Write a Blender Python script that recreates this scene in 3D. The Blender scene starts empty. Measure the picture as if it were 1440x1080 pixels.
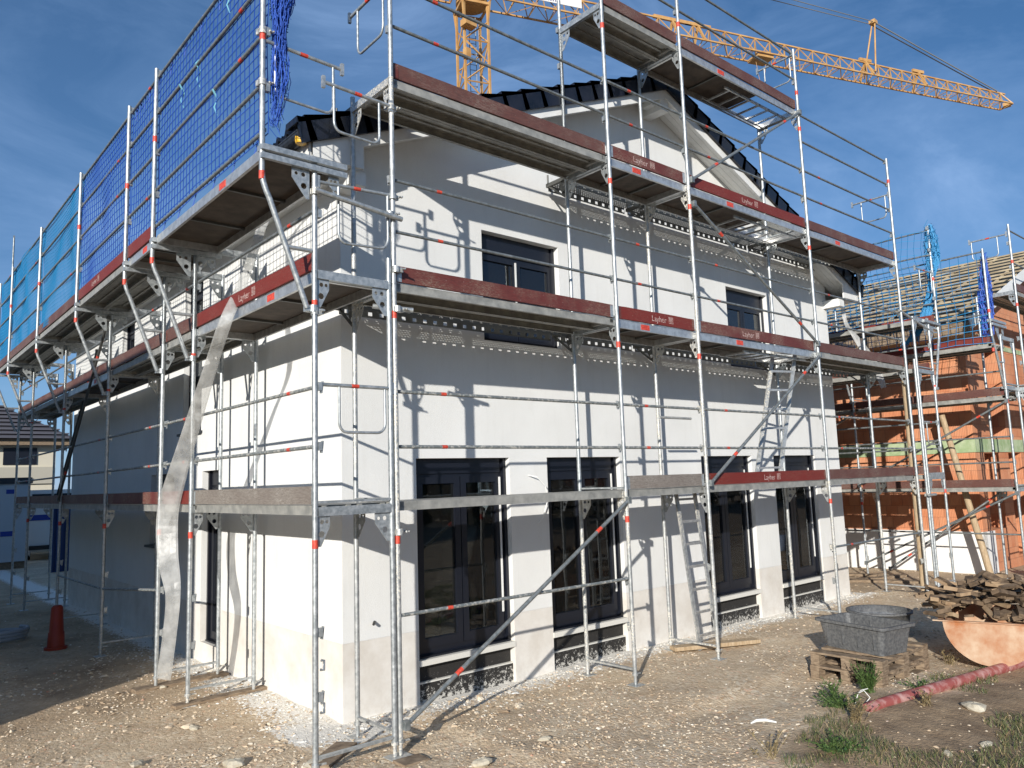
import bpy, math, random
import numpy as np
from mathutils import Vector, Matrix, noise
from mathutils.geometry import tessellate_polygon
R = math.radians
random.seed(7)
rnd = random.uniform
scene = bpy.context.scene
COL = scene.collection

# ------------------------------------------------------------------ mesh builder
class MB:
    def __init__(s): s.v = []; s.f = []; s.m = []; s.s = []
    def add(s, vs, fs, mi=0, smooth=False):
        o = len(s.v); s.v += [tuple(v) for v in vs]
        for f in fs: s.f.append(tuple(i + o for i in f)); s.m.append(mi); s.s.append(smooth)
        return s
    def box(s, c, d, M=None, mi=0, taper=1.0):
        x, y, z = d[0] / 2, d[1] / 2, d[2] / 2; t = taper
        vs = [(-x*t, -y*t, -z), (x*t, -y*t, -z), (x*t, y*t, -z), (-x*t, y*t, -z), (-x, -y, z), (x, -y, z), (x, y, z), (-x, y, z)]
        c = Vector(c)
        vs = [((M @ Vector(v)) if M else Vector(v)) + c for v in vs]
        return s.add(vs, [(0, 3, 2, 1), (4, 5, 6, 7), (0, 1, 5, 4), (1, 2, 6, 5), (2, 3, 7, 6), (3, 0, 4, 7)], mi)
    def b2(s, a, b, mi=0):
        a = Vector(a); b = Vector(b)
        return s.box((a + b) / 2, [abs(b[i] - a[i]) for i in range(3)], None, mi)
    def beam(s, p, q, w, h, mi=0, roll=0, up=(0, 0, 1)):
        p = Vector(p); q = Vector(q); d = q - p; L = d.length; x = d.normalized(); u = Vector(up)
        if abs(x.dot(u)) > .98: u = Vector((1, 0, 0))
        y = u.cross(x).normalized(); z = x.cross(y)
        M = Matrix((x, y, z)).transposed() @ Matrix.Rotation(roll, 3, 'X')
        return s.box((p + q) / 2, (L, w, h), M, mi)
    def tube(s, pts, r, n=8, mi=0, caps=True, flat=None):
        pts = [Vector(p) for p in pts]; k = len(pts); rings = []; pn = None
        for i, p in enumerate(pts):
            d = (pts[min(i + 1, k - 1)] - pts[max(i - 1, 0)]).normalized()
            if pn is None:
                a = Vector((0, 0, 1)) if abs(d.z) < .9 else Vector((0, 1, 0)); u = (a - d * a.dot(d)).normalized()
            else: u = (pn - d * pn.dot(d)).normalized()
            pn = u; w = d.cross(u); rr = r[i] if isinstance(r, (list, tuple)) else r
            rings.append([p + (u * math.cos(2*math.pi*j/n) + w * math.sin(2*math.pi*j/n) * (flat or 1)) * rr for j in range(n)])
        vs = [v for g in rings for v in g]
        fs = [(i*n+j, i*n+(j+1) % n, (i+1)*n+(j+1) % n, (i+1)*n+j) for i in range(k-1) for j in range(n)]
        s.add(vs, fs, mi, n > 5)
        if caps: s.add(rings[0], [tuple(range(n))[::-1]], mi); s.add(rings[-1], [tuple(range(n))], mi)
        return s
    def plate(s, loop, holes, th, M, mi=0):
        """flat plate: 2-D loop with holes, extruded by th, placed by M (4x4)"""
        loops = [loop] + holes; fl = [Vector((a, b, 0)) for l in loops for a, b in l]
        tris = tessellate_polygon([[Vector((a, b, 0)) for a, b in l] for l in loops]); n = len(fl)
        vs = [M @ (v + Vector((0, 0, th/2))) for v in fl] + [M @ (v - Vector((0, 0, th/2))) for v in fl]
        fs = [tuple(t) for t in tris] + [tuple(i + n for i in t[::-1]) for t in tris]
        o = 0
        for l in loops:
            k = len(l); fs += [(o+i, o+(i+1) % k, n+o+(i+1) % k, n+o+i) for i in range(k)]; o += k
        return s.add(vs, fs, mi)
    def quad(s, a, b, c, d, mi=0): return s.add([a, b, c, d], [(0, 1, 2, 3)], mi)
    def tri3(s, p, q, r, mi=0):           # thin triangular wire
        p = Vector(p); q = Vector(q); d = (q - p).normalized(); a = Vector((0, 0, 1)) if abs(d.z) < .9 else Vector((1, 0, 0))
        u = d.cross(a).normalized(); w = d.cross(u); o = [u*r, (-u*.5 + w*.87)*r, (-u*.5 - w*.87)*r]
        return s.add([p + k for k in o] + [q + k for k in o], [(0, 1, 4, 3), (1, 2, 5, 4), (2, 0, 3, 5)], mi)
    def build(s, name, mats, parent=None, base=None):
        if not isinstance(mats, (list, tuple)): mats = [mats]
        o = Vector((0, 0, 0))
        if parent is not None: o = wloc(parent)
        if base is not None: o = Vector(base)
        me = bpy.data.meshes.new(name)
        me.from_pydata([tuple(Vector(v) - o) for v in s.v], [], s.f)
        for m in mats: me.materials.append(m)
        me.polygons.foreach_set('material_index', s.m); me.polygons.foreach_set('use_smooth', s.s)
        me.update()
        ob = bpy.data.objects.new(name, me); COL.objects.link(ob)
        if parent is not None: ob.parent = parent
        if base is not None: ob.location = Vector(base) - (wloc(parent) if parent is not None else Vector((0, 0, 0)))
        return ob

def wloc(o):
    v = Vector(o.location); p = o.parent
    while p: v += p.location; p = p.parent
    return v
def tag(o, label=None, cat=None, group=None, kind=None):
    if label: o['label'] = label
    if cat: o['category'] = cat
    if group: o['group'] = group
    if kind: o['kind'] = kind
    return o
def empty(name, loc, label, cat, group=None):
    o = bpy.data.objects.new(name, None); COL.objects.link(o); o.location = loc; o.empty_display_size = .3
    return tag(o, label, cat, group)
def inst(src, parent, loc, rz=0.0, rot=None):
    """a copy of a part (and its sub-parts), placed in its parent's space"""
    o = src.copy(); COL.objects.link(o); o.parent = parent; o.location = loc; o.rotation_euler = rot or (0, 0, rz)
    for ch in [c for c in bpy.data.objects if c.parent == src]:
        d = ch.copy(); COL.objects.link(d); d.parent = o
    return o
PROTO = []

# ------------------------------------------------------------------ materials
MATS = {}
class NT:
    def __init__(s, m): s.t = m.node_tree; s.n = s.t.nodes; s.l = s.t.links
    def new(s, t, **k):
        n = s.n.new(t)
        for a, b in k.items(): setattr(n, a, b)
        return n
    def link(s, a, b): s.l.new(a, b)
    def noise(s, scale, det=4, rough=.55, coord=None, dist=0):
        n = s.new('ShaderNodeTexNoise'); n.inputs['Scale'].default_value = scale; n.inputs['Detail'].default_value = det
        n.inputs['Roughness'].default_value = rough; n.inputs['Distortion'].default_value = dist
        if coord is not None: s.link(coord, n.inputs['Vector'])
        return n.outputs['Fac']
    def ramp(s, fac, stops):
        r = s.new('ShaderNodeValToRGB'); e = r.color_ramp.elements
        while len(e) < len(stops): e.new(.5)
        for i, (p, c) in enumerate(stops):
            e[i].position = p; e[i].color = (*c, 1) if isinstance(c, (tuple, list)) else (c, c, c, 1)
        s.link(fac, r.inputs[0]); return r.outputs[0]
    def mix(s, f, a, b, mode='MIX'):
        m = s.new('ShaderNodeMix', data_type='RGBA', blend_type=mode)
        for sock, v in ((m.inputs[0], f), (m.inputs[6], a), (m.inputs[7], b)):
            if isinstance(v, bpy.types.NodeSocket): s.link(v, sock)
            elif isinstance(v, (int, float)): sock.default_value = v if sock == m.inputs[0] else (v, v, v, 1)
            else: sock.default_value = (*v, 1)
        return m.outputs[2]
    def math(s, op, a, b=None):
        m = s.new('ShaderNodeMath', operation=op)
        for i, v in enumerate((a, b)):
            if v is None: continue
            if isinstance(v, bpy.types.NodeSocket): s.link(v, m.inputs[i])
            else: m.inputs[i].default_value = v
        return m.outputs[0]
    def bump(s, h, st=.3, d=.01):
        b = s.new('ShaderNodeBump'); b.inputs['Strength'].default_value = st; b.inputs['Distance'].default_value = d
        s.link(h, b.inputs['Height']); return b.outputs[0]
def mat(name, col=(.5, .5, .5), rough=.6, metal=0.0, fn=None):
    if name in MATS: return MATS[name]
    m = bpy.data.materials.new(name); m.use_nodes = True
    t = NT(m); b = t.n['Principled BSDF']
    b.inputs['Base Color'].default_value = (*col, 1); b.inputs['Roughness'].default_value = rough; b.inputs['Metallic'].default_value = metal
    t.b = b
    if fn: fn(t, b)
    MATS[name] = m; return m
def var(a, c, scale, lo=.4, hi=.6, bump=0, bd=.005, rough=None, det=5, pos=True, stretch=None):
    """two-colour noise material"""
    def fn(t, b):
        g = t.new('ShaderNodeNewGeometry').outputs['Position'] if pos else t.new('ShaderNodeTexCoord').outputs['Object']
        if stretch:
            mp = t.new('ShaderNodeMapping'); mp.inputs['Scale'].default_value = stretch; t.link(g, mp.inputs[0]); g = mp.outputs[0]
        n = t.noise(scale, det, .6, g)
        t.link(t.ramp(n, [(lo, a), (hi, c)]), b.inputs['Base Color'])
        if bump: t.link(t.bump(n, bump, bd), b.inputs['Normal'])
        if rough: t.link(t.ramp(n, [(lo, rough[0]), (hi, rough[1])]), b.inputs['Roughness'])
    return fn
galv = mat('galvanised_steel', rough=.42, metal=.55, fn=var((.32, .35, .36), (.55, .57, .57), 26, .35, .68, rough=(.36, .5)))
def spl(t, b):
    g = t.new('ShaderNodeNewGeometry').outputs['Position']
    base = t.ramp(t.noise(20, 4, .6, g), [(.35, (.33, .35, .35)), (.65, (.55, .56, .55))])
    k = t.ramp(t.noise(55, 4, .75, g), [(.5, 0.0), (.56, 1.0)])
    k2 = t.math('MULTIPLY', k, t.ramp(t.noise(1.7, 2, .5, g), [(.42, 0.0), (.6, 1.0)]))
    t.link(t.mix(k2, base, (.68, .63, .53)), b.inputs['Base Color']); t.link(t.mix(k2, .5, 0.0), b.inputs['Metallic'])
    t.link(t.mix(k2, .42, .9), b.inputs['Roughness'])
galv_s = mat('plaster_splashed_steel', fn=spl)
railm = mat('rail_steel', rough=.45, metal=.5, fn=var((.17, .19, .19), (.34, .36, .36), 20, .35, .68))
railp = mat('splashed_rail_steel', rough=.6, metal=.3, fn=var((.2, .22, .22), (.6, .58, .52), 34, .48, .66))
alu = mat('aluminium', rough=.4, metal=.7, fn=var((.5, .5, .49), (.66, .66, .64), 15, .4, .6))
deckst = mat('steel_deck', rough=.55, metal=.25, fn=var((.26, .26, .24), (.42, .41, .37), 9, .35, .65))
ply = mat('brown_plywood', rough=.7, fn=var((.05, .036, .025), (.11, .08, .055), 6, .35, .7))
red = mat('red_band', (.62, .06, .03), .5, fn=var((.5, .05, .03), (.72, .09, .05), 40, .4, .6))
yel = mat('yellow_band', (.75, .6, .03), .5)
dark = mat('dark_coupler', (.13, .13, .12), .5, .6)
def toe(base, worn, amt, wood=(.33, .27, .2)):
    def fn(t, b):
        g = t.new('ShaderNodeNewGeometry').outputs['Position']
        mp = t.new('ShaderNodeMapping'); mp.inputs['Scale'].default_value = (1, 1, 6); t.link(g, mp.inputs[0])
        n = t.noise(14, 8, .75, mp.outputs[0]); n2 = t.noise(2.2, 3, .5, g); n3 = t.noise(60, 3, .7, g)
        c = t.mix(t.ramp(n, [(.4, 0.0), (.62, 1.0)]), base, worn)
        k = t.math('MULTIPLY', t.ramp(t.noise(32, 6, .8, mp.outputs[0]), [(.56 - amt*.1, 0.0), (.6, 1.0)]), t.ramp(n2, [(.4, 0.0), (.62, 1.0)]))
        c = t.mix(t.math('MULTIPLY', k, amt), c, wood)
        c = t.mix(t.math('MULTIPLY', t.ramp(n3, [(.68, 0.0), (.72, 1.0)]), .6), c, (.6, .58, .52))
        t.link(c, b.inputs['Base Color']); t.link(t.bump(n, .25, .003), b.inputs['Normal']); b.inputs['Roughness'].default_value = .6
    return fn
toe_red = mat('red_toe_board_paint', fn=toe((.19, .022, .014), (.15, .02, .013), .3))
toe_worn = mat('worn_red_toe_board_paint', fn=toe((.15, .032, .025), (.1, .025, .02), .8))
toe_brown = mat('worn_brown_toe_board_paint', fn=toe((.14, .055, .042), (.09, .038, .03), .8, (.26, .21, .17)))
toe_grey = mat('grey_weathered_board', fn=toe((.25, .22, .19), (.16, .13, .11), .6, (.45, .43, .38)))
white_print = mat('white_print', (.6, .5, .46), .7, fn=var((.62, .5, .46), (.4, .22, .19), 45, .42, .6))
wood_old = mat('old_wood', rough=.85, fn=var((.12, .08, .05), (.36, .27, .18), 12, .3, .7, .3, .004, stretch=(1, 1, 5)))
wood_new = mat('light_timber', rough=.75, fn=var((.32, .22, .12), (.52, .4, .26), 14, .3, .7, .2, .003, stretch=(3, 3, .6)))
batten_m = mat('batten_timber', rough=.7, fn=var((.33, .25, .15), (.64, .52, .34), 3, .3, .65))
anth = mat('anthracite_frame', (.009, .011, .018), .38)
anth2 = mat('anthracite_metal', (.03, .035, .042), .45)
tile_m = mat('black_glazed_tile', fn=var((.005, .007, .013), (.012, .015, .027), 5, .35, .65, rough=(.3, .5)))
whitew = mat('sunlit_edge_white', (.8, .8, .77), .55, fn=var((.74, .74, .71), (.82, .82, .79), 3, .4, .6))
sill_w = mat('pale_render', (.68, .66, .6), .8)
greenb = mat('stripe_board_green', (.42, .5, .42), .7)
rubber = mat('black_plastic', (.02, .02, .02), .5)
blueprint = mat('blue_print', (.02, .05, .3), .6)
orange = mat('orange_plastic', (.3, .03, .01), .55)
concrete = mat('grey_concrete', rough=.9, fn=var((.3, .29, .27), (.42, .41, .38), 5, .4, .6, .2))
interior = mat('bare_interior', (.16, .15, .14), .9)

def f_wall(t, b):
    g = t.new('ShaderNodeNewGeometry').outputs['Position']; sp = t.new('ShaderNodeSeparateXYZ'); t.link(g, sp.inputs[0])
    fine = t.noise(95, 3, .7, g); big = t.noise(.9, 5, .6, g)
    wh = t.mix(t.ramp(big, [(.35, 0.0), (.7, 1.0)]), (.74, .74, .715), (.82, .82, .795))
    mpw = t.new('ShaderNodeMapping'); mpw.inputs['Scale'].default_value = (5, 5, .7); t.link(g, mpw.inputs[0])
    wh = t.mix(t.math('MULTIPLY', t.ramp(t.noise(1.6, 6, .7, mpw.outputs[0]), [(.52, 0.0), (.75, 1.0)]), .28), wh, (.62, .61, .57))
    wh = t.mix(t.ramp(fine, [(.3, .35), (.5, 0.0)]), wh, (.6, .59, .56))
    zz = t.math('ADD', sp.outputs[2], t.math('MULTIPLY', t.noise(3, 3, .5, g), .006))
    k = t.ramp(zz, [(.42, 0.0), (.425, 1.0)])
    zr = t.new('ShaderNodeMapRange'); zr.inputs[1].default_value = .812; zr.inputs[2].default_value = .818; t.link(zz, zr.inputs[0])
    pl = t.mix(t.ramp(t.noise(2.4, 6, .65, g), [(.35, 0.0), (.65, 1.0)]), (.62, .575, .51), (.76, .73, .675))
    dz = t.new('ShaderNodeMapRange'); dz.inputs[1].default_value = .08; dz.inputs[2].default_value = .42; t.link(sp.outputs[2], dz.inputs[0])
    dirt = t.math('MULTIPLY', t.math('SUBTRACT', 1.0, dz.outputs[0]), t.ramp(t.noise(9, 6, .7, g), [(.4, 0.0), (.62, 1.0)]))
    pl = t.mix(t.math('MULTIPLY', dirt, .6), pl, (.8, .78, .73))
    t.link(t.mix(zr.outputs[0], pl, wh), b.inputs['Base Color']); b.inputs['Roughness'].default_value = .93
    ln = t.math('MULTIPLY', t.math('LESS_THAN', t.math('ABSOLUTE', t.math('SUBTRACT', zz, .815)), .004), -1.0)
    h = t.math('ADD', t.math('MULTIPLY', fine, t.mix(zr.outputs[0], .25, 1.0)), t.math('MULTIPLY', ln, 1.5))
    t.link(t.bump(h, .55, .006), b.inputs['Normal'])
wall_m = mat('white_roughcast_render', fn=f_wall)
def f_bit(t, b):
    g = t.new('ShaderNodeNewGeometry').outputs['Position']; sp = t.new('ShaderNodeSeparateXYZ'); t.link(g, sp.inputs[0])
    n = t.noise(30, 8, .8, g); mr = t.new('ShaderNodeMapRange'); mr.inputs[1].default_value = .02; mr.inputs[2].default_value = .36; t.link(sp.outputs[2], mr.inputs[0])
    thr = t.math('ADD', .47, t.math('MULTIPLY', mr.outputs[0], .2)); k = t.math('GREATER_THAN', n, thr)
    t.link(t.mix(k, (.022, .02, .018), (.55, .53, .48)), b.inputs['Base Color']); b.inputs['Roughness'].default_value = .75
    t.link(t.bump(n, .5, .01), b.inputs['Normal'])
bitumen = mat('splashed_bitumen', fn=f_bit)
def f_glass(t, b):
    out = t.n['Material Output']; t.n.remove(b)
    tr = t.new('ShaderNodeBsdfTransparent'); tr.inputs[0].default_value = (.62, .66, .66, 1)
    gl = t.new('ShaderNodeBsdfGlossy'); gl.inputs['Roughness'].default_value = .01; gl.inputs[0].default_value = (.9, .95, 1, 1)
    g = t.new('ShaderNodeNewGeometry').outputs['Position']; t.link(t.bump(t.noise(1.6, 1, .5, g), .06, .05), gl.inputs['Normal'])
    fr = t.new('ShaderNodeFresnel'); fr.inputs[0].default_value = 1.62
    mx = t.new('ShaderNodeMixShader'); t.link(fr.outputs[0], mx.inputs[0]); t.link(tr.outputs[0], mx.inputs[1]); t.link(gl.outputs[0], mx.inputs[2])
    d = t.new('ShaderNodeBsdfDiffuse'); d.inputs[0].default_value = (.6, .58, .54, 1)
    m2 = t.new('ShaderNodeMixShader'); t.link(t.ramp(t.noise(26, 5, .8, g), [(.66, .01), (.75, .5)]), m2.inputs[0]); t.link(mx.outputs[0], m2.inputs[1]); t.link(d.outputs[0], m2.inputs[2])
    t.link(m2.outputs[0], out.inputs[0])
glass = mat('window_glass', fn=f_glass)
def f_perf(t, b):          # sheet steel with round drain holes
    g = t.new('ShaderNodeNewGeometry').outputs['Position']
    v = t.new('ShaderNodeTexVoronoi', voronoi_dimensions='2D'); v.inputs['Randomness'].default_value = 0.0; v.inputs['Scale'].default_value = 25; t.link(g, v.inputs['Vector'])
    b.inputs['Base Color'].default_value = (.3, .31, .3, 1); b.inputs['Metallic'].default_value = .5; b.inputs['Roughness'].default_value = .5
    t.link(t.math('GREATER_THAN', v.outputs['Distance'], .19), b.inputs['Alpha'])
perf = mat('perforated_sheet', fn=f_perf)
def f_perf2(t, b):         # flange with a row of slots
    g = t.new('ShaderNodeNewGeometry').outputs['Position']; sp = t.new('ShaderNodeSeparateXYZ'); t.link(g, sp.inputs[0])
    fx = t.math('ABSOLUTE', t.math('SUBTRACT', t.math('FRACT', t.math('MULTIPLY', sp.outputs[0], 7.2)), .5))
    fz = t.math('ABSOLUTE', t.math('SUBTRACT', t.math('FRACT', t.math('DIVIDE', t.math('ADD', sp.outputs[2], .843), 2.0)), 0.5))
    hole = t.math('MULTIPLY', t.math('LESS_THAN', fx, .17), t.math('LESS_THAN', fz, .0095))
    b.inputs['Base Color'].default_value = (.22, .23, .22, 1); b.inputs['Metallic'].default_value = .5; b.inputs['Roughness'].default_value = .5
    t.link(t.math('SUBTRACT', 1.0, hole), b.inputs['Alpha'])
slot = mat('slotted_flange', fn=f_perf2)
def f_film(t, b):
    g = t.new('ShaderNodeNewGeometry').outputs['Position']; n = t.noise(5, 5, .6, g)
    t.link(t.ramp(n, [(.35, (.42, .42, .4)), (.65, (.62, .62, .6))]), b.inputs['Base Color']); b.inputs['Roughness'].default_value = .35
    t.link(t.math('ADD', .18, t.math('MULTIPLY', n, .5)), b.inputs['Alpha']); t.link(t.bump(n, .5, .02), b.inputs['Normal'])
film = mat('translucent_film', fn=f_film)
netb = mat('blue_net', (.015, .08, .42), .6); nett = mat('turquoise_net', (.02, .24, .5), .6)
crane_m = mat('crane_yellow', rough=.5, fn=var((.45, .23, .07), (.6, .36, .14), 1.5, .35, .65))
cranegrey = mat('crane_rope_grey', (.2, .2, .19), .5)
def f_brick(t, b):
    g = t.new('ShaderNodeNewGeometry').outputs['Position']; sp = t.new('ShaderNodeSeparateXYZ'); t.link(g, sp.inputs[0])
    u = t.math('ADD', sp.outputs[0], sp.outputs[1]); cb = t.new('ShaderNodeCombineXYZ'); t.link(u, cb.inputs[0]); t.link(sp.outputs[2], cb.inputs[1])
    br = t.new('ShaderNodeTexBrick'); br.inputs['Scale'].default_value = 1; br.inputs['Brick Width'].default_value = .25; br.inputs['Row Height'].default_value = .25
    br.inputs['Mortar Size'].default_value = .003; br.inputs['Color1'].default_value = (.54, .19, .085, 1); br.inputs['Color2'].default_value = (.64, .28, .14, 1); br.inputs['Mortar'].default_value = (.3, .12, .07, 1)
    t.link(cb.outputs[0], br.inputs[0])
    n = t.noise(2.2, 5, .6, g); c = t.mix(t.ramp(n, [(.4, 0.0), (.75, .5)]), br.outputs[0], (.66, .36, .22))
    t.link(c, b.inputs['Base Color']); b.inputs['Roughness'].default_value = .85
    w = t.math('SINE', t.math('MULTIPLY', u, 190)); h = t.math('ADD', t.math('MULTIPLY', w, .25), t.math('MULTIPLY', br.outputs['Fac'], -1.0))
    t.link(t.bump(h, .7, .01), b.inputs['Normal'])
brick_m = mat('orange_clay_block', fn=f_brick)
rust = mat('rusty_drum', rough=.8, fn=var((.38, .14, .05), (.56, .41, .28), 4.5, .32, .68, .5, .006, det=14))
tubm = mat('cement_smeared_plastic', rough=.6, fn=var((.075, .078, .082), (.2, .2, .195), 34, .35, .8, .3, .004, det=8))
cement = mat('wet_cement', rough=.7, fn=var((.3, .3, .29), (.7, .69, .66), 14, .42, .58))
redpole = mat('faded_red_pole', rough=.6, fn=var((.3, .08, .07), (.5, .3, .27), 9, .45, .68, stretch=(1, 1, 1)))
stone_m = mat('pale_stone', rough=.9, fn=var((.4, .35, .26), (.58, .53, .42), 12, .35, .65, .3, .005))

# gravel / soil colours
SOIL = [(-3.0, -4.6), (2.56, -2.35), (3.47, -2.05), (4.16, -1.95), (4.9, -1.98), (5.4, -2.3), (6.9, -2.35), (8.3, -2.6), (40, -12)]
def soil_y(x):
    for (a, b), (c, d) in zip(SOIL, SOIL[1:]):
        if x <= c: return b + (d - b) * (x - a) / (c - a)
    return -12
def f_ground(t, b):
    g = t.new('ShaderNodeNewGeometry').outputs['Position']
    at = t.new('ShaderNodeAttribute', attribute_name='soil').outputs['Fac']; lm = t.new('ShaderNodeAttribute', attribute_name='lime').outputs['Fac']  # soil mask, with painted shade in the left yard
    v = t.new('ShaderNodeTexVoronoi'); v.inputs['Scale'].default_value = 30; t.link(g, v.inputs['Vector'])
    v2 = t.new('ShaderNodeTexVoronoi'); v2.inputs['Scale'].default_value = 75; t.link(g, v2.inputs['Vector'])
    sx = t.new('ShaderNodeSeparateXYZ'); t.link(v.outputs['Color'], sx.inputs[0])
    pale = t.ramp(sx.outputs[0], [(0, (.38, .27, .165)), (.35, (.6, .46, .31)), (.65, (.73, .6, .42)), (.9, (.82, .73, .57)), (1, (.74, .42, .26))])
    earth = t.ramp(t.noise(1.3, 6, .65, g), [(.35, (.5, .365, .23)), (.65, (.74, .585, .39))])
    c = t.mix(t.ramp(t.noise(2.5, 6, .7, g), [(.35, .85), (.6, .25)]), pale, earth)
    c = t.mix(t.ramp(t.noise(.8, 6, .7, g), [(.45, 0.0), (.68, .55)]), c, (.45, .33, .21))
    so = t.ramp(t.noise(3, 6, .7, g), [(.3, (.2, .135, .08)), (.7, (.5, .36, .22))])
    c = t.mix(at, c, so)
    li = t.math('GREATER_THAN', t.math('ADD', lm, t.math('MULTIPLY', t.noise(22, 6, .75, g), 1.0)), 1.0)
    c = t.mix(t.math('MULTIPLY', li, .9), c, (.86, .83, .76))
    t.link(c, b.inputs['Base Color']); b.inputs['Roughness'].default_value = .95
    h = t.math('ADD', t.math('MULTIPLY', t.math('SUBTRACT', 1.0, v.outputs['Distance']), .8), t.math('MULTIPLY', v2.outputs['Distance'], -.5))
    h = t.math('ADD', h, t.math('MULTIPLY', t.noise(9, 6, .7, g), 1.2))
    t.link(t.bump(h, .55, .014), b.inputs['Normal'])
ground_m = mat('gravel_ground', fn=f_ground)
def f_stone(t, b):
    r = t.new('ShaderNodeNewGeometry').outputs['Random Per Island']
    t.link(t.ramp(r, [(0, (.34, .24, .15)), (.3, (.52, .4, .27)), (.6, (.64, .51, .36)), (.9, (.7, .61, .47)), (.98, (.8, .75, .65)), (1, (.58, .28, .16))]), b.inputs['Base Color']); b.inputs['Roughness'].default_value = .9
stones_m = mat('gravel_stones', fn=f_stone)
def f_leaf(a, c):
    def fn(t, b):
        r = t.new('ShaderNodeNewGeometry').outputs['Random Per Island']
        t.link(t.ramp(r, [(0, a), (1, c)]), b.inputs['Base Color']); b.inputs['Roughness'].default_value = .6
    return fn
grass_m = mat('grass_blades', fn=f_leaf((.04, .065, .018), (.15, .17, .06))); dry_m = mat('dry_grass', fn=f_leaf((.2, .15, .07), (.36, .28, .15)))
leaf_m = mat('weed_leaves', fn=f_leaf((.03, .075, .015), (.11, .17, .045))); tree_m = mat('reflected_tree_foliage', fn=f_leaf((.025, .04, .015), (.06, .08, .03)))

# ------------------------------------------------------------------ camera
CAM = (-2.9471, -5.9251, 2.3637); F = 1087.81; YAW, PIT, ROL = .713, .1242, -.0335
cy, sy, cp, sp_, cr, sr = math.cos(YAW), math.sin(YAW), math.cos(PIT), math.sin(PIT), math.cos(ROL), math.sin(ROL)
fw = Vector((sy*cp, cy*cp, sp_)); r0 = Vector((cy, -sy, 0)); u0 = r0.cross(fw)
rt = r0*cr + u0*sr; up = -r0*sr + u0*cr
cd = bpy.data.cameras.new('camera'); cam = bpy.data.objects.new('camera', cd); COL.objects.link(cam)
cam.matrix_world = Matrix.Translation(CAM) @ Matrix((rt, up, -fw)).transposed().to_4x4()
cd.sensor_width = 36; cd.lens = F / 1440 * 36; cd.clip_end = 3000; cd.clip_start = .05
scene.camera = cam

# ------------------------------------------------------------------ light
SUN = Vector((-1.49, -1.0, 1.794 * .302)).normalized(); EL = math.asin(SUN.z)
sl = bpy.data.lights.new('sun', 'SUN'); sl.energy = 5.0; sl.angle = R(.5); sl.color = (1, .955, .885)
so = bpy.data.objects.new('sun', sl); COL.objects.link(so); so.rotation_euler = SUN.to_track_quat('Z', 'Y').to_euler()
w = bpy.data.worlds.new('World'); scene.world = w; w.use_nodes = True
wt = NT(w); bg = wt.n['Background']
sky = wt.new('ShaderNodeTexSky', sky_type='NISHITA'); sky.sun_disc = False; sky.sun_elevation = EL; sky.sun_rotation = math.atan2(SUN.x, SUN.y)
sky.air_density = 1.0; sky.dust_density = .05; sky.ozone_density = 5.0; sky.altitude = 300
tc = wt.new('ShaderNodeTexCoord').outputs['Generated']
mp = wt.new('ShaderNodeMapping'); mp.inputs['Scale'].default_value = (1, 1.6, 3.4); mp.inputs['Rotation'].default_value = (.2, .3, .6); wt.link(tc, mp.inputs[0])
mp.inputs['Scale'].default_value = (1, 2.2, 4.6)
cl = wt.ramp(wt.noise(1.5, 9, .62, mp.outputs[0], .9), [(.36, .02), (.52, .16), (.74, .5)])
hs_w = wt.new('ShaderNodeHueSaturation'); hs_w.inputs['Saturation'].default_value = 1.2; wt.link(sky.outputs[0], hs_w.inputs['Color'])
sz = wt.new('ShaderNodeSeparateXYZ'); wt.link(tc, sz.inputs[0]); hz = wt.new('ShaderNodeMapRange'); hz.inputs[1].default_value = .0; hz.inputs[2].default_value = .8; hz.inputs[3].default_value = .46; hz.inputs[4].default_value = 0; wt.link(sz.outputs[2], hz.inputs[0])
hsum = wt.math('ADD', cl, wt.math('MULTIPLY', hz.outputs[0], wt.ramp(wt.noise(1.1, 4, .5, mp.outputs[0]), [(.3, .55), (.7, 1.0)])))
mixc = wt.mix(hsum, hs_w.outputs[0], (4.2, 6.5, 10.6))
wt.link(mixc, bg.inputs[0]); bg.inputs[1].default_value = .08
scene.view_settings.view_transform = 'Standard'; scene.view_settings.look = 'None'; scene.view_settings.exposure = 0.1; scene.view_settings.gamma = 1
scene.cycles.max_bounces = 6; scene.cycles.transparent_max_bounces = 16; scene.cycles.use_denoising = True

# ------------------------------------------------------------------ ground
def gh(x, y):
    h = .055 + .035*noise.noise((x*.45, y*.45, 0)) + .018*noise.noise((x*1.7, y*1.7, 3)) + .008*noise.noise((x*6, y*6, 5))
    if -1 < y < 1.0 and 1.5 < x < 12: h += .03
    s = y - soil_y(x)
    if s < .5: h += .05*min(1, (.5 - s)) + .02*noise.noise((x*3, y*3, 9))
    h -= .02*max(0, math.sin((y + .35*x + .4*math.sin(x*.6))*3.1))**4 if y < 0 else 0
    return h
xs = list(np.concatenate([np.linspace(-400, -8, 14), np.arange(-7.5, -3, .4), np.arange(-3, 12.5, .085), np.arange(12.6, 24, .3), np.linspace(25, 500, 14)]))
ys = list(np.concatenate([np.linspace(-400, -9, 14), np.arange(-8, -5, .4), np.arange(-5, 6, .085), np.arange(6.1, 17, .2), np.linspace(18, 60, 12), np.linspace(90, 900, 10)]))
def lime(x, y):
    d = 9
    if x > .3: d = min(d, abs(1.2 - y) if x < 11.6 else 9)
    if y > .6: d = min(d, abs(.89 - x) * (1.0 if y < 6 else 1.5))
    v = max(0, 1 - d / 1.35) ** 1.3
    v = max(v*.78, .36*max(0, 1 - abs((x-3)*.12) - abs(y-.2)*.6))
    return v
vs, soil_shade, lat = [], [], []
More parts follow.
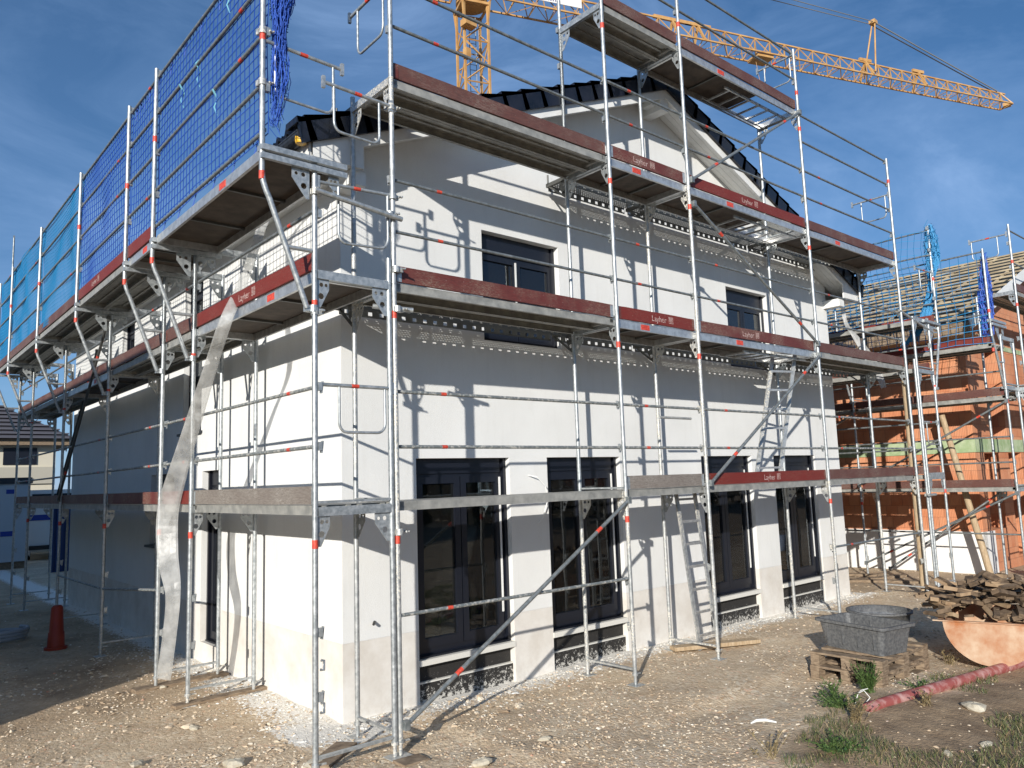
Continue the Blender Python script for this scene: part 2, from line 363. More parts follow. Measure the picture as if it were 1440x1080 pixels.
for y in ys:
    for x in xs:
        far = abs(x) > 30 or abs(y) > 30
        vs.append((x, y, .05 if far else gh(x, y)))
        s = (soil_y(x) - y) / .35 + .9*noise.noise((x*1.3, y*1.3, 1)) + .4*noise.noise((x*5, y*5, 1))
        if x < 1.0 and y > 2: s = max(s, .62*min(1, (y-2)/1.5) + .5*noise.noise((x*1.1, y*1.1, 6)))  # brown soil here also paints the shaded left yard darker
        if x > 12.0 and y > -1: s = max(s, .5 + .4*noise.noise((x, y, 6)))
        if x > 30 or x < -8 or y > 30: s = 1
        soil_shade.append(max(0, min(1, s))); lat.append(lime(x, y))
nx = len(xs); fs = [(j*nx+i, j*nx+i+1, (j+1)*nx+i+1, (j+1)*nx+i) for j in range(len(ys)-1) for i in range(nx-1)]
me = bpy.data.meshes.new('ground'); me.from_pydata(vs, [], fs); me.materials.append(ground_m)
me.polygons.foreach_set('use_smooth', [True]*len(fs))
for nm, a in (('soil', soil_shade), ('lime', lat)):  # soil also carries the painted shade of the left yard
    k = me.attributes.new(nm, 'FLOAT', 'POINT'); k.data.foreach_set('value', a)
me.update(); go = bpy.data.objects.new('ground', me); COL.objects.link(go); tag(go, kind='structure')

def stone_vs(c, r, mb, mi=0, flat=.6):
    c = Vector(c); Mr = Matrix.Rotation(rnd(0, 6.3), 3, 'Z') @ Matrix.Rotation(rnd(-.5, .5), 3, 'X'); sx, sy2, sz = rnd(.7, 1.4), rnd(.6, 1.1), rnd(.4, 1)*flat
    vv = []
    for a in (0, 1, 2, 3, 4):
        an = a*1.2566 + rnd(-.25, .25); vv.append((math.cos(an)*rnd(.8, 1.1), math.sin(an)*rnd(.8, 1.1), rnd(-.35, .1)))
    for a in (0, 1, 2):
        an = a*2.09 + rnd(-.4, .4); vv.append((math.cos(an)*.5, math.sin(an)*.5, rnd(.6, .9)))
    vv = [Mr @ Vector((p[0]*sx*r, p[1]*sy2*r, p[2]*sz*r)) + c for p in vv]
    mb.add(vv, [(5, 6, 7), (0, 1, 5), (1, 2, 6), (1, 6, 5), (2, 3, 6), (3, 4, 7), (3, 7, 6), (4, 0, 7), (0, 5, 7)], mi)
def inside(x, y): return .85 < x < 11.4 and y > 1.17
mb = MB(); n = 0
while n < 34000:
    # spread evenly in the picture: denser near the camera
    a = YAW + rnd(-.62, .62); q = random.random(); d = 5.2 / (1 - q*.74)
    x = CAM[0] + math.sin(a)*d; y = CAM[1] + math.cos(a)*d; n += 1
    if inside(x, y): continue
    s = y - soil_y(x)
    if s < 0 and random.random() < .85: continue
    cl_ = noise.noise((x*.8, y*.8, 7))
    if cl_ < -.1 and random.random() < .75: continue
    r = rnd(.005, .017) * (1.35 if random.random() < .15 else 1); r *= (1.0 if d < 12 else 1.3)
    if random.random() < .006: r = rnd(.02, .035)
    stone_vs((x, y, gh(x, y) + r*.15), r, mb)
for i in range(2600):
    a = YAW + rnd(-.62, .1); d = rnd(6.3, 13); x = CAM[0] + math.sin(a)*d; y = CAM[1] + math.cos(a)*d
    if inside(x, y) or y < soil_y(x) + .1 or (x > 3 and random.random() < .6) or noise.noise((x*1.2, y*1.2, 2)) < -.05: continue
    r = rnd(.014, .032) * (1.7 if random.random() < .06 else 1); stone_vs((x, y, gh(x, y) + r*.1), r, mb)
g = mb.build('gravel', stones_m); tag(g, 'loose pale gravel and crushed stone spread over the building site', 'gravel', kind='stuff')

mb = MB(); random.seed(21); pm = mat('plaster_crumbs', fn=f_leaf((.66, .62, .54), (.88, .86, .8)))
for i in range(3000):
    if random.random() < .62: x = rnd(.9, 11.3); y = 1.16 - abs(random.gauss(0, .24))
    else: y = rnd(.7, 7); x = .85 - abs(random.gauss(0, .3))
    stone_vs((x, y, gh(x, y) + .003), rnd(.005, .02) * (2.2 if random.random() < .03 else 1), mb, flat=.45)
tag(mb.build('plaster_debris', pm), 'white crumbs of fallen plaster strewn along the foot of the house walls', 'debris', kind='stuff')

# ------------------------------------------------------------------ white house
WX, WY, EX, EY = .89, 1.2, 11.33, 13.5          # wall planes
RIDX, SL = 6.11, .4142                           # ridge x, roof pitch 22.5 deg
VY, VY2 = .8, 13.9                               # verge planes
EAX, EAX2 = .38, 11.84                           # eaves
APZ = 8.22                                       # top of barge board at apex
def rz(x): return APZ - SL*abs(x - RIDX)
house = empty('white_house', (WX, WY, 0), 'new two storey white rendered house with dark tiled roof behind the scaffolding', 'house')
def wall_mesh(mb, P, U, N, L, H, holes, th=.36):
    """rect wall: P origin, U unit along, N outward normal; holes (u0,z0,u1,z1); outer+inner skin and reveals"""
    P = Vector(P); U = Vector(U); N = Vector(N); Z = Vector((0, 0, 1))
    us = sorted({0, L} | {h[i] for h in holes for i in (0, 2)}); zs = sorted({-.3, H} | {h[i] for h in holes for i in (1, 3)})
    flip = U.cross(Z).dot(N) < 0
    for i in range(len(us)-1):
        for j in range(len(zs)-1):
            uc, zc = (us[i]+us[i+1])/2, (zs[j]+zs[j+1])/2
            if any(h[0] < uc < h[2] and h[1] < zc < h[3] for h in holes): continue
            for off, fl in ((0, flip), (-th, not flip)):
                q = [P + U*a + Z*b + N*off for a, b in ((us[i], zs[j]), (us[i+1], zs[j]), (us[i+1], zs[j+1]), (us[i], zs[j+1]))]
                if fl: q = q[::-1]
                mb.quad(*q)
    for a, b, c, d in holes:
        for (p, q) in (((a, b), (c, b)), ((c, b), (c, d)), ((c, d), (a, d)), ((a, d), (a, b))):
            A = P+U*p[0]+Z*p[1]; B = P+U*q[0]+Z*q[1]; mb.quad(A, B, B-N*th, A-N*th)
GW = [(1.79, 3.13), (3.75, 5.12), (6.98, 8.36), (9.03, 10.42)]     # ground floor gable windows, to the ground
UW = [(2.8, 4.1, 4.05, 5.42), (7.95, 9.19, 4.1, 5.44)]
gh_ = [(a - WX, -.05, b - WX, 2.64) for a, b in GW] + [(a - WX, z0, b - WX, z1) for a, b, z0, z1 in UW]
mb = MB(); wall_mesh(mb, (WX, WY, 0), (1, 0, 0), (0, -1, 0), EX - WX, 5.6, gh_)
# gable triangle
zt = rz(WX) - .13; za = rz(RIDX) - .13
for yy, fl in ((WY, 0), (WY + .36, 1)):
    q = [(WX, yy, 5.6), (EX, yy, 5.6), (EX, yy, zt), (RIDX, yy, za), (WX, yy, zt)]
    mb.add(q if not fl else q[::-1], [(0, 1, 2, 3, 4)])
q = [(EX, EY, -.3), (WX, EY, -.3), (WX, EY, zt), (RIDX, EY, za), (EX, EY, zt)]; mb.add(q, [(0, 1, 2, 3, 4)])
LW = [(4.5, .32, 5.24, 2.64), (6.47, 1.53, 7.64, 2.65), (5.33, 3.22, 6.12, 5.55), (8.84, 4.6, 9.66, 5.52)]   # y0,z0,y1,z1 on the long wall
wall_mesh(mb, (WX, WY, 0), (0, 1, 0), (-1, 0, 0), EY - WY, zt, [(a - WY, b, c - WY, d) for a, b, c, d in LW])
wall_mesh(mb, (EX, WY, 0), (0, 1, 0), (1, 0, 0), EY - WY, zt, [(2.2, .9, 3.6, 2.3), (6, .9, 7.4, 2.3)])
mb.build('wall', wall_m, house)
mb = MB(); mb.b2((WX+.4, WY+.4, .35), (EX-.4, EY-.4, .5)); mb.b2((WX+.37, WY+.37, 2.85), (EX-.37, EY-.05, 3.15)); mb.b2((WX+.37, WY+.37, 5.65), (EX-.37, EY-.05, 5.8))
mb.build('floor_slab', concrete, house)
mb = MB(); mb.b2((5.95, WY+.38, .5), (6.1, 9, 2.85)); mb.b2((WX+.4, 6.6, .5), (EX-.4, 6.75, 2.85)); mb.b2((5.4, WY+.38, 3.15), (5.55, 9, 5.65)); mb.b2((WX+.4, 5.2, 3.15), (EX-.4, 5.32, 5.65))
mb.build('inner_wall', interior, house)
for a, b in GW:                                   # black footing below each tall window
    mb = MB(); mb.b2((a+.001, WY+.05, -.2), (b-.001, WY+.3, .25)); mb.b2((a+.001, WY+.09, .25), (b-.001, WY+.3, .44)); mb.build('footing', bitumen, house)
    mb = MB(); mb.b2((a, WY-.012, .44), (b, WY+.3, .5)); mb.b2((a, WY-.004+.05, .245), (b, WY+.092, .26)); mb.build('sill', sill_w, house)
def window(a, b, z0, z1, axis, leafs, shutter=.17, deep=.12, bottom=.07, tilt=None, sill=False, lab=None, fr=.075, s=.078):
    """window between a..b; axis 'x' (gable wall) or 'y' (long wall)"""
    def T(u, d, z): return (u, WY + d, z) if axis == 'x' else (WX + d, u, z)
    f = MB()
    def bb(m, u0, u1, za_, zb, d0, d1): m.b2(T(u0, d0, za_), T(u1, d1, zb))
    top = z1 - shutter
    bb(f, a, a+fr, z0, z1, deep, deep+.08); bb(f, b-fr, b, z0, z1, deep, deep+.08)
    bb(f, a+fr, b-fr, top, z1-.001, deep-.02, deep+.1); bb(f, a+fr, b-fr, z0, z0+bottom, deep, deep+.08); bb(f, a+fr, b-fr, top-.05, top, deep, deep+.078)
    for u in (a+.004, b-.044): bb(f, u, u+.04, z0, z1, deep-.05, deep)          # shutter rails
    bb(f, a+.03, b-.03, z0-.001, z0+.02, deep-.07, deep+.0)
    fo = f.build('window', anth, house)
    if lab: fo['label'] = lab
    us = np.linspace(a+fr-.01, b-fr+.01, leafs+1)
    for i in range(leafs):
        l = MB(); u0, u1 = us[i]+.006, us[i+1]-.006; q0, q1 = z0+bottom-.02, top-.035
        bb(l, u0, u0+s, q0, q1, deep-.018, deep+.05); bb(l, u1-s, u1, q0, q1, deep-.018, deep+.05); bb(l, u0+s, u1-s, q0, q0+s+.02, deep-.018, deep+.05); bb(l, u0+s, u1-s, q1-s, q1, deep-.018, deep+.05)
        lo = l.build('sash', anth, fo, base=T((u0+u1)/2, deep, q0))
        g = MB(); g.b2(T(u0+s-.003, deep+.01, q0+s), T(u1-s+.003, deep+.02, q1-s+.003)); g.build('pane', glass, lo)
        if tilt == i:
            if axis == 'x': lo.rotation_euler = (0, 0, 0)
            wj = MB(); bb(wj, u1-.026, u1-.004, q0+.25, q1-.02, deep-.03, deep-.019); wj.build('sunlit_edge', whitew, fo)  # added white strip stands for the sunlit edge of the sash
    if sill: m = MB(); m.b2(T(a-.06, -.07, z0-.035), T(b+.06, deep+.02, z0)); m.build('sill', anth2, fo)
for i, (a, b) in enumerate(GW): window(a, b, .5, 2.64, 'x', 2, tilt=1, bottom=.11)
for k, (a, b, z0, z1) in enumerate(UW): window(a, b, z0, z1, 'x', 2, .24, .13, .07, tilt=k, fr=.05, s=.055)
for i, (a, z0, b, z1) in enumerate(LW): window(a, b, z0, z1, 'y', 1 if i != 1 else 2, .2, .13, .06, sill=i > 0, lab='narrow tall side door of dark glass' if i == 0 else None)
window_back = MB()
# roof structure
def slope_pt(side, d, y, off=0):     # d = horizontal distance from ridge
    x = RIDX + side*d; return Vector((x, y, rz(x))) + Vector((side*SL, 0, 1)).normalized()*off
HALF = RIDX - EAX; CO = .345; ca = math.cos(math.atan(SL))
for side in (-1, 1):
    mb = MB(); half = HALF + .05; k = int(half / (CO*ca)) + 1
    nv = 64
    for i in range(k):
        d0 = i*CO*ca; d1 = min((i+1)*CO*ca + .05, half + .06)
        rows = []
        for j in range(nv*4 + 1):                       # pantile wave along y
            y = VY + .02 + (VY2 - VY - .04)*j/(nv*4); wv = .018*math.sin(j*math.pi/2) + .018*(j % 4 == 1)
            rows.append((slope_pt(side, d0, y, .06 + wv), slope_pt(side, d1, y, .1 + wv), slope_pt(side, d1, y, .06 + wv)))
        vs = [p for r in rows for p in r]; m = len(rows)
        fs = [(3*j, 3*j+1, 3*j+4, 3*j+3) for j in range(m-1)] + [(3*j+1, 3*j+2, 3*j+5, 3*j+4) for j in range(m-1)]
        mb.add(vs, fs)
    for y in (VY, VY2):                                  # verge tiles with hanging flange
        for i in range(k):
            d0 = i*CO*ca; d1 = min((i+1)*CO*ca + .05, half + .08); sg = -1 if y == VY else 1
            for (o0, o1, ya, yb) in ((-.1, .13, y + sg*.01, y + sg*.05), (.095, .13, y + sg*.05, y - sg*.2)):
                a0, a1 = slope_pt(side, d0, ya, o0), slope_pt(side, d1 + .03, ya, o0); c0, c1 = slope_pt(side, d0, ya, o1 - .01), slope_pt(side, d1, ya, o1 + .03)
                e = Vector((0, yb - ya, 0)); vs = [a0, a1, c1, c0, a0+e, a1+e, c1+e, c0+e]
                mb.add(vs, [(0, 1, 2, 3), (4, 7, 6, 5), (0, 4, 5, 1), (3, 2, 6, 7), (1, 5, 6, 2), (0, 3, 7, 4)])
    mb.build('roof_tiles', tile_m, house)
    mb = MB()                                            # roof deck (board under the tiles)
    A, B = slope_pt(side, 0, VY+.03, -.03), slope_pt(side, HALF, VY+.03, -.03); e = Vector((0, VY2-VY-.06, 0)); n_ = Vector((side*SL, 0, 1)).normalized()*.08
    mb.add([A, B, B+e, A+e, A+n_, B+n_, B+e+n_, A+e+n_], [(0, 1, 2, 3), (4, 7, 6, 5), (0, 4, 5, 1), (1, 5, 6, 2), (2, 6, 7, 3), (3, 7, 4, 0)]); mb.build('roof_boarding', whitew, house)
    for y, sg in ((VY, 1), (VY2, -1)):                   # barge boards
        mb = MB(); hb = .235
        for (oz, hh, y0, y1) in ((0, hb, 0, .028),):
            A, B = Vector((RIDX, y, APZ)), Vector((RIDX + side*HALF, y, rz(EAX)))
            dn = Vector((0, 0, -hh)); e = Vector((0, sg*.028, 0))
            mb.add([A, B, B+dn, A+dn, A+e, B+e, B+dn+e, A+dn+e], [(0, 1, 2, 3), (4, 7, 6, 5), (0, 4, 5, 1), (1, 5, 6, 2), (2, 6, 7, 3), (3, 7, 4, 0)])
        mb.build('barge_board', whitew, house)
        mb = MB(); dz = Vector((0, 0, -.155)); wy = WY if sg == 1 else EY                   # verge soffit boards
        for i in range(4):
            y0 = y + sg*(.03 + i*.0925); y1 = y0 + sg*.088
            A = Vector((RIDX, y0, APZ)) + dz; B = Vector((RIDX + side*(HALF-.02), y0, rz(EAX+.02))) + dz; e = Vector((0, y1-y0, 0)); t_ = Vector((0, 0, .02))
            mb.add([A, B, B+e, A+e, A+t_, B+t_, B+e+t_, A+e+t_], [(0, 1, 2, 3), (4, 7, 6, 5), (0, 4, 5, 1), (1, 5, 6, 2), (2, 6, 7, 3), (3, 7, 4, 0)])
        mb.build('soffit', whitew, house)
    # boxed eaves and gutter
    ex = EAX if side < 0 else EAX2; wx = WX if side < 0 else EX; zb = 5.6
    mb = MB(); ez = rz(ex)
    for y, sg in ((VY + .001, 1), (VY2-.03, -1)):
        q = [(ex, y, zb), (wx + (-side)*.06, y, zb), (wx - side*.06, y, rz(wx) - .2), (ex, y, ez - .01)]
        mb.add([Vector(p) for p in q] + [Vector(p) + Vector((0, .028, 0)) for p in q], [(0, 1, 2, 3), (7, 6, 5, 4), (0, 4, 5, 1), (1, 5, 6, 2), (2, 6, 7, 3), (3, 7, 4, 0)])
    mb.b2((ex, VY+.03, zb), (ex + side*.025, VY2-.03, ez - .02)); mb.b2((ex, VY+.03, zb), (wx, WY, zb + .02)); mb.b2((ex, WY, zb), (wx, VY2 - .03, zb + .02))
    mb.build('eaves_box', whitew, house)
    mb = MB(); mb.b2((wx - side*.12, VY + .07, 5.45), (wx + side*.06, WY + .05, 5.595)); mb.build('purlin_end', whitew, house)
    gx = ex + side*.085; pts = [(gx + .075*math.cos(t), gz) for t, gz in [(math.pi + math.pi*i/8, 0) for i in range(9)]]
    mb = MB(); N = 9
    ring = [(math.pi + math.pi*i/(N-1)) for i in range(N)]
    vs = [(gx + r*math.cos(a), y, ez - .03 + r*math.sin(a)) for y in (VY - .0, VY2 + .05) for r in (.078, .07) for a in ring]
    fs = [(i, i+1, 2*N+i+1, 2*N+i) for i in range(N-1)] + [(N+i+1, N+i, 3*N+i, 3*N+i+1) for i in range(N-1)] + [tuple(range(N))]
    mb.add(vs, fs); mb.b2((gx-.082, VY, ez-.035), (gx-.068, VY2+.05, ez-.02)); mb.b2((gx+.068, VY, ez-.035), (gx+.082, VY2+.05, ez-.02))
    gu = mb.build('gutter', anth2, house)
    mb = MB(); mb.tube([(gx, VY + .33, ez - .09), (gx, VY + .33, ez - .2), (gx - side*.12, VY+.36, ez - .27)], .045, 10); mb.build('outlet', anth2, gu)
    if side < 0:
        mb = MB(); mb.tube([(gx-.01, VY + .06, ez - .13), (gx-.01, VY + .06, ez - .1), (gx-.01, VY+.06, ez-.06)], [.052, .06, .06], 12); mb.build('yellow_cap', mat('yellow_plastic', (.8, .45, .02), .4), gu)
mb = MB(); mb.b2((RIDX-.09, VY + .03, APZ-.42), (RIDX+.09, WY + .05, APZ-.16)); mb.b2((RIDX-.2, VY + .12, APZ-.34), (RIDX+.2, VY+.3, APZ-.27)); mb.build('ridge_beam', whitew, house)
mb = MB()
for i in range(40):
    y = VY - .02 + i*.335; mb.tube([(RIDX, y, APZ + .09), (RIDX, y+.35, APZ + .07)], [.12, .105], 10)
mb.build('ridge_tiles', tile_m, house)
# electric box stubs and cables on the gable
for x, z in ((10.78, .95), (10.86, .62)):
    mb = MB(); mb.tube([(x, WY-.002, z+.06), (x-.03, WY-.05, z+.05), (x-.03, WY-.05, z-.05), (x, WY-.002, z-.06)], .012, 6); mb.build('cable_stub', rubber, house)
mb = MB(); mb.tube([(3.42, WY-.01, 2.42), (3.5, WY-.08, 2.4), (3.62, WY-.1, 2.28), (3.68, WY-.06, 2.1), (3.62, WY-.03, 1.9), (3.55, WY-.01, 1.82)], .007, 5); mb.build('cable', whitew, house)
mb = MB(); mb.tube([(1.25, WY+.0, .98), (1.2, WY-.07, .97)], .014, 8); mb.build('pipe_stub', rubber, house)
# added strips for pale stripes in the panes, then bucket and trestle inside
for k, (x, y, rzv, w_, h_, lb) in enumerate(((4.75, 2.9, .35, .14, 2.2, 'pale green strip added for the pale stripe in the second tall window'), (4.4, 3.2, .3, .12, 2.1, 'second pale green strip added deeper behind the second tall window for its stripes'),
        (7.6, 2.6, .4, .3, 2.2, 'pale green strip added for the pale stripe in the third tall window'), (9.75, 2.5, .35, .4, 2.2, 'wide pale green strip added for the pale stripe in the rightmost tall window'), (8.75, 2.7, .1, .2, 1.2, 'pale strip added upstairs'))[:4]):
    mb = MB(); mb.box((0, 0, h_/2), (w_, .02, h_), Matrix.Rotation(.1, 3, 'X')); o = mb.build('stripe_board', greenb); o.location = (x, y, .5); o.rotation_euler = (0, 0, rzv); tag(o, lb, 'board', 'added pale strips inside the house')
mb = MB(); mb.tube([(0, 0, 0), (0, 0, .3)], [.14, .18], 16); o = mb.build('mortar_bucket', rubber); o.location = (2.3, 2.3, .85)
tag(o, 'black mortar bucket on a low trestle behind the first tall window', 'bucket')
mb = MB(); mb.b2((-.45, -.2, .31), (.45, .2, .345)); mb.b2((-.4, -.15, 0), (-.36, .15, .31)); mb.b2((.36, -.15, 0), (.4, .15, .31)); o = mb.build('trestle', wood_old); o.location = (2.35, 2.3, .503); tag(o, 'low wooden trestle behind the first tall window under the bucket', 'trestle')

# ------------------------------------------------------------------ scaffold parts (prototypes are the first ones placed)
PR = .024
def gusset(mb, x, sx, z, w_, h_):
    M = Matrix.Translation((x, 0, z)) @ Matrix(((sx, 0, 0, 0), (0, 0, 1, 0), (0, 1, 0, 0), (0, 0, 0, 1)))
    hole = lambda cx, cz, r: [(cx + r*math.cos(a), cz + r*math.sin(a)) for a in [i*math.pi/4 for i in range(8)]]
    mb.plate([(0, 0), (w_, 0), (w_, -.09), (.03, -h_), (0, -h_)], [hole(w_*.35, -.05, .02), hole(w_*.75, -.05, .016), hole(w_*.32, -.15, .028)], .006, M)
def frame_mb(width=.73, h=2.0, inner=True):
    mb = MB()
    mb.tube([(0, 0, 0), (0, 0, h)], PR, 12)
    if inner: mb.tube([(width, 0, 0), (width, 0, h)], PR, 12)
    # U transom
    mb.b2((.02, -.024, h-.075), (width-.02, -.02, h)); mb.b2((.02, .02, h-.075), (width-.02, .024, h)); mb.b2((.02, -.0195, h-.075), (width-.02, .0195, h-.07))
    gusset(mb, .022, 1, h-.072, .11, .25); gusset(mb, width-.022, -1, h-.072, .15, .25)
    mb.b2((.02, -.02, .03), (width-.02, .02, .05))
    mb.tube([(0, 0, h-.012), (0, 0, h-.004)], PR+.003, 12); mb.tube([(width, 0, h-.012), (width, 0, h-.004)], PR+.003, 12)
    for z in (.5, 1.0):                      # wedge boxes for the guard rails
        mb.box((.04, .0, z), (.034, .045, .07)); mb.box((.062, .0, z-.005), (.012, .03, .1), Matrix.Rotation(.12, 3, 'Y'))
    return mb
def band_mb(x=0, z=1.69): return MB().tube([(x, 0, z-.035), (x, 0, z+.035)], PR+.0015, 12)
def post_mb(h): 
    mb = MB().tube([(0, 0, 0), (0, 0, h)], PR, 12)
    for z in np.arange(.5, h + .01, .5): mb.box((.04, 0, min(z, h-.05)), (.034, .045, .07))
    return mb
def get(key, mbf, mats, sub=None):
    """shared mesh registry"""
    if key not in REG: REG[key] = mbf().build(key.split('|')[0], mats).data; o = bpy.data.objects[-1] if False else None
    return REG[key]
REG = {}
def mesh_of(key, fn, mats):
    if key not in REG:
        o = fn().build('tmp', mats); REG[key] = o.data; bpy.data.objects.remove(o)
    return REG[key]
def place(name, me, parent, loc, rz=0.0, rot=None, label=None):
    me.name = name if me.users == 0 else me.name
    o = bpy.data.objects.new(name, me); COL.objects.link(o); o.parent = parent
    o.location = Vector(loc) - (wloc(parent) if parent else Vector((0, 0, 0))); o.rotation_euler = rot or (0, 0, rz)
    if label: o['label'] = label
    return o
def sub(name, me, parent, loc=(0, 0, 0), rot=(0, 0, 0)):
    o = bpy.data.objects.new(name, me); COL.objects.link(o); o.parent = parent; o.location = loc; o.rotation_euler = rot; return o
GALV = [galv]
def frame(par, x, y, z, rz, m=None, bands=(0,), h=2.0, width=.73):
    m = m or galv
    f = place('frame', mesh_of('fr%s%s%s' % (m.name, h, width), lambda: frame_mb(width, h), m), par, (x, y, z), rz)
    for bx in bands:
        if random.random() < .85: sub('marking_band', mesh_of('band%s' % h, lambda: band_mb(0, h-.31), red if random.random() < .0 else red), f, (bx*width, 0, rnd(-.012, .012)))
    return f
def post(par, x, y, z, h, rz, band=None, m=None):
    f = place('post', mesh_of('po%.2f' % h, lambda: post_mb(h), m or galv), par, (x, y, z), rz)
    if band: sub('marking_band', mesh_of('bandp', lambda: band_mb(0, 0), red), f, (0, 0, band))
    return f
def base(par, x, y, z0):
    g = gh(x, y)
    def f():
        mb = MB(); mb.tube([(0, 0, -.14), (0, 0, .04)], .019, 10); mb.b2((-.075, -.075, -.15), (.075, .075, -.142)); mb.tube([(0, 0, -.03), (0, 0, 0)], .034, 8); mb.box((.055, 0, -.015), (.07, .02, .012))
        return mb
    o = place('base_jack', mesh_of('jack', f, galv_s), par, (x, y, z0)); o.scale = (1, 1, max(.3, (z0 - g)/.15)); return o
def rail(par, p, q, m=None, band=True, r=.0168, name='guard_rail'):
    p = Vector(p); q = Vector(q); mb = MB(); d = (q-p).normalized(); a = p + d*.05; b = q - d*.05
    mb.tube([a, b], r, 8)
    for s, e in ((p, a), (q, b)): mb.beam(s, e + (e-s)*.6, .03, .012, up=(0, 0, 1), roll=math.pi/2)
    o = mb.build(name, railp if m == galv_s else railm, par, base=p)
    if band:
        L = (q-p).length; t = min(.55, L*.3) / L; c = p.lerp(q, t); bm = MB().tube([c - d*.03, c + d*.03], r+.0012, 8); bm.build('marking_band', red, o)
    return o
def brace(par, p, q, m=None, r=.0212):
    p = Vector(p); q = Vector(q); d = (q-p).normalized(); mb = MB().tube([p, q], r, 8)
    for e in (p, q): mb.box(e, (.05, .05, .08))
    o = mb.build('diagonal_brace', m or railm, par, base=p)
    for t in (.19, .83): c = p.lerp(q, t); MB().tube([c - d*.04, c + d*.04], r+.0012, 8).build('marking_band', red, o)
    return o
def coupler(par, p, ax=(1, 0, 0)):
    def f():
        mb = MB(); mb.tube([(0, 0, -.028), (0, 0, .028)], .034, 10); mb.box((.045, .01, 0), (.05, .05, .045)); mb.tube([(.03, -.05, .0), (.075, -.05, 0)], .009, 6); mb.tube([(.06, -.07, 0), (.06, .04, .0)], .008, 6); mb.box((.0, .048, 0), (.04, .03, .05))
        return mb
    return place('coupler', mesh_of('coup', f, galv_s), par, p, rnd(-.6, .6))
def deck(par, kind, p, q, width, inward, z, inset=.03, wide=None, m=None):
    """deck from p to q (outer edge line) reaching `width` along `inward`, top at z"""
    p = Vector((*p, 0)); q = Vector((*q, 0)); inn = Vector((*inward, 0)).normalized(); d = (q-p).normalized(); L = (q-p).length
    def P(a, b, c): return p + d*a + inn*b + Vector((0, 0, c))
    def B(mb, a0, a1, b0, b1, c0, c1, mi=0):
        A = P(a0, b0, c0); Bv = P(a1, b1, c1); mb.b2(A, Bv, mi)
    a0, a1 = .035, L - .035; top = z + .012; o = None
    if kind == 'steel':
        n = 2 if width > .5 else 1; ww = (width - .06) / n
        for i in range(n):
            b0 = .03 + i*ww + .004; b1 = b0 + ww - .008; mb = MB()
            B(mb, a0, a1, b0, b1, top-.004, top)
            for b in (b0, b1-.003): B(mb, a0, a1, b, b+.003, top-.078, top-.004)
            for b in (b0, b1-.035): B(mb, a0, a1, b, b+.035, top-.081, top-.078)
            for t in (.33, .66): c = b0 + (b1-b0)*t; B(mb, a0, a1, c-.016, c+.016, top-.022, top-.005)
            for a in (a0, a1-.05): B(mb, a, a+.05, b0, b1, top-.05, top-.005)
            for a in (a0-.03, a1): B(mb, a, a+.03, b0+.03, b0+.07, top-.03, top-.002); B(mb, a, a+.03, b1-.07, b1-.03, top-.03, top-.002)
            o = mb.build('steel_deck', m or deckst, par)
    else:
        mb = MB(); b0, b1 = .035, width - .035
        gap = kind == 'hatch'
        for b in (b0, b1-.028): B(mb, a0, a1, b, b+.028, top-.095, top-.002)
        for a in (a0, a1-.04): B(mb, a, a+.04, b0+.028, b1-.028, top-.09, top-.014)
        o = mb.build('deck', alu, par)
        for t in ((.36, .7) if not gap else (.34,)): rb = MB(); B(rb, L*t, L*t+.03, b0+.029, b1-.029, top-.04, top-.0145); rb.build('cross_rib', dark, o)
        MBp = MB(); B(MBp, a0+.01, (a1-.01 if not gap else L*.68), b0+.03, b1-.03, top-.013, top-.003); MBp.build('plywood', ply, o)
        if gap:
            l = MB(); bA, bB = b0+.13, b1-.13
            for b in (bA, bB): B(l, L*.42, a1-.05, b, b+.025, top-.135, top-.1)
            for i in range(6): a = L*.46 + i*L*.085; B(l, a, a+.028, bA, bB, top-.13, top-.105)
            l.build('folded_ladder', alu, o)
        bd = MB(); B(bd, L*.3, L*.3+.16, b0-.002, b0, top-.08, top-.015); bd.build('marking_band', red, o)
    return o
TXT = {}
def print_mesh():
    """the board maker's word and a two-bar mark, as on the boards"""
    cu = bpy.data.curves.new('print', 'FONT'); cu.body = 'Layher'; cu.size = .105; cu.align_x = 'LEFT'
    o = bpy.data.objects.new('t', cu); COL.objects.link(o); dg = bpy.context.evaluated_depsgraph_get(); me = bpy.data.meshes.new_from_object(o.evaluated_get(dg)); bpy.data.objects.remove(o)
    vs = [Vector((v.co.x*1.0, 0, v.co.y*1.0)) for v in me.vertices]; fs = [tuple(p.vertices) for p in me.polygons]
    mb = MB().add(vs, fs); x = max(v.x for v in vs) + .05
    for dx in (0, .048):
        for a, b, c, d in ((0, .006, 0, .085), (.032, .038, 0, .085), (0, .038, 0, .007)): mb.b2((x+dx+a, -.0002, c), (x+dx+b, .0002, d))
        mb.b2((x+dx+.015, -.0002, .02), (x+dx+.023, .0002, .085))
        mb.b2((x+dx, -.0002, -.0005), (x+dx+.038, .0002, 0))
    return mb
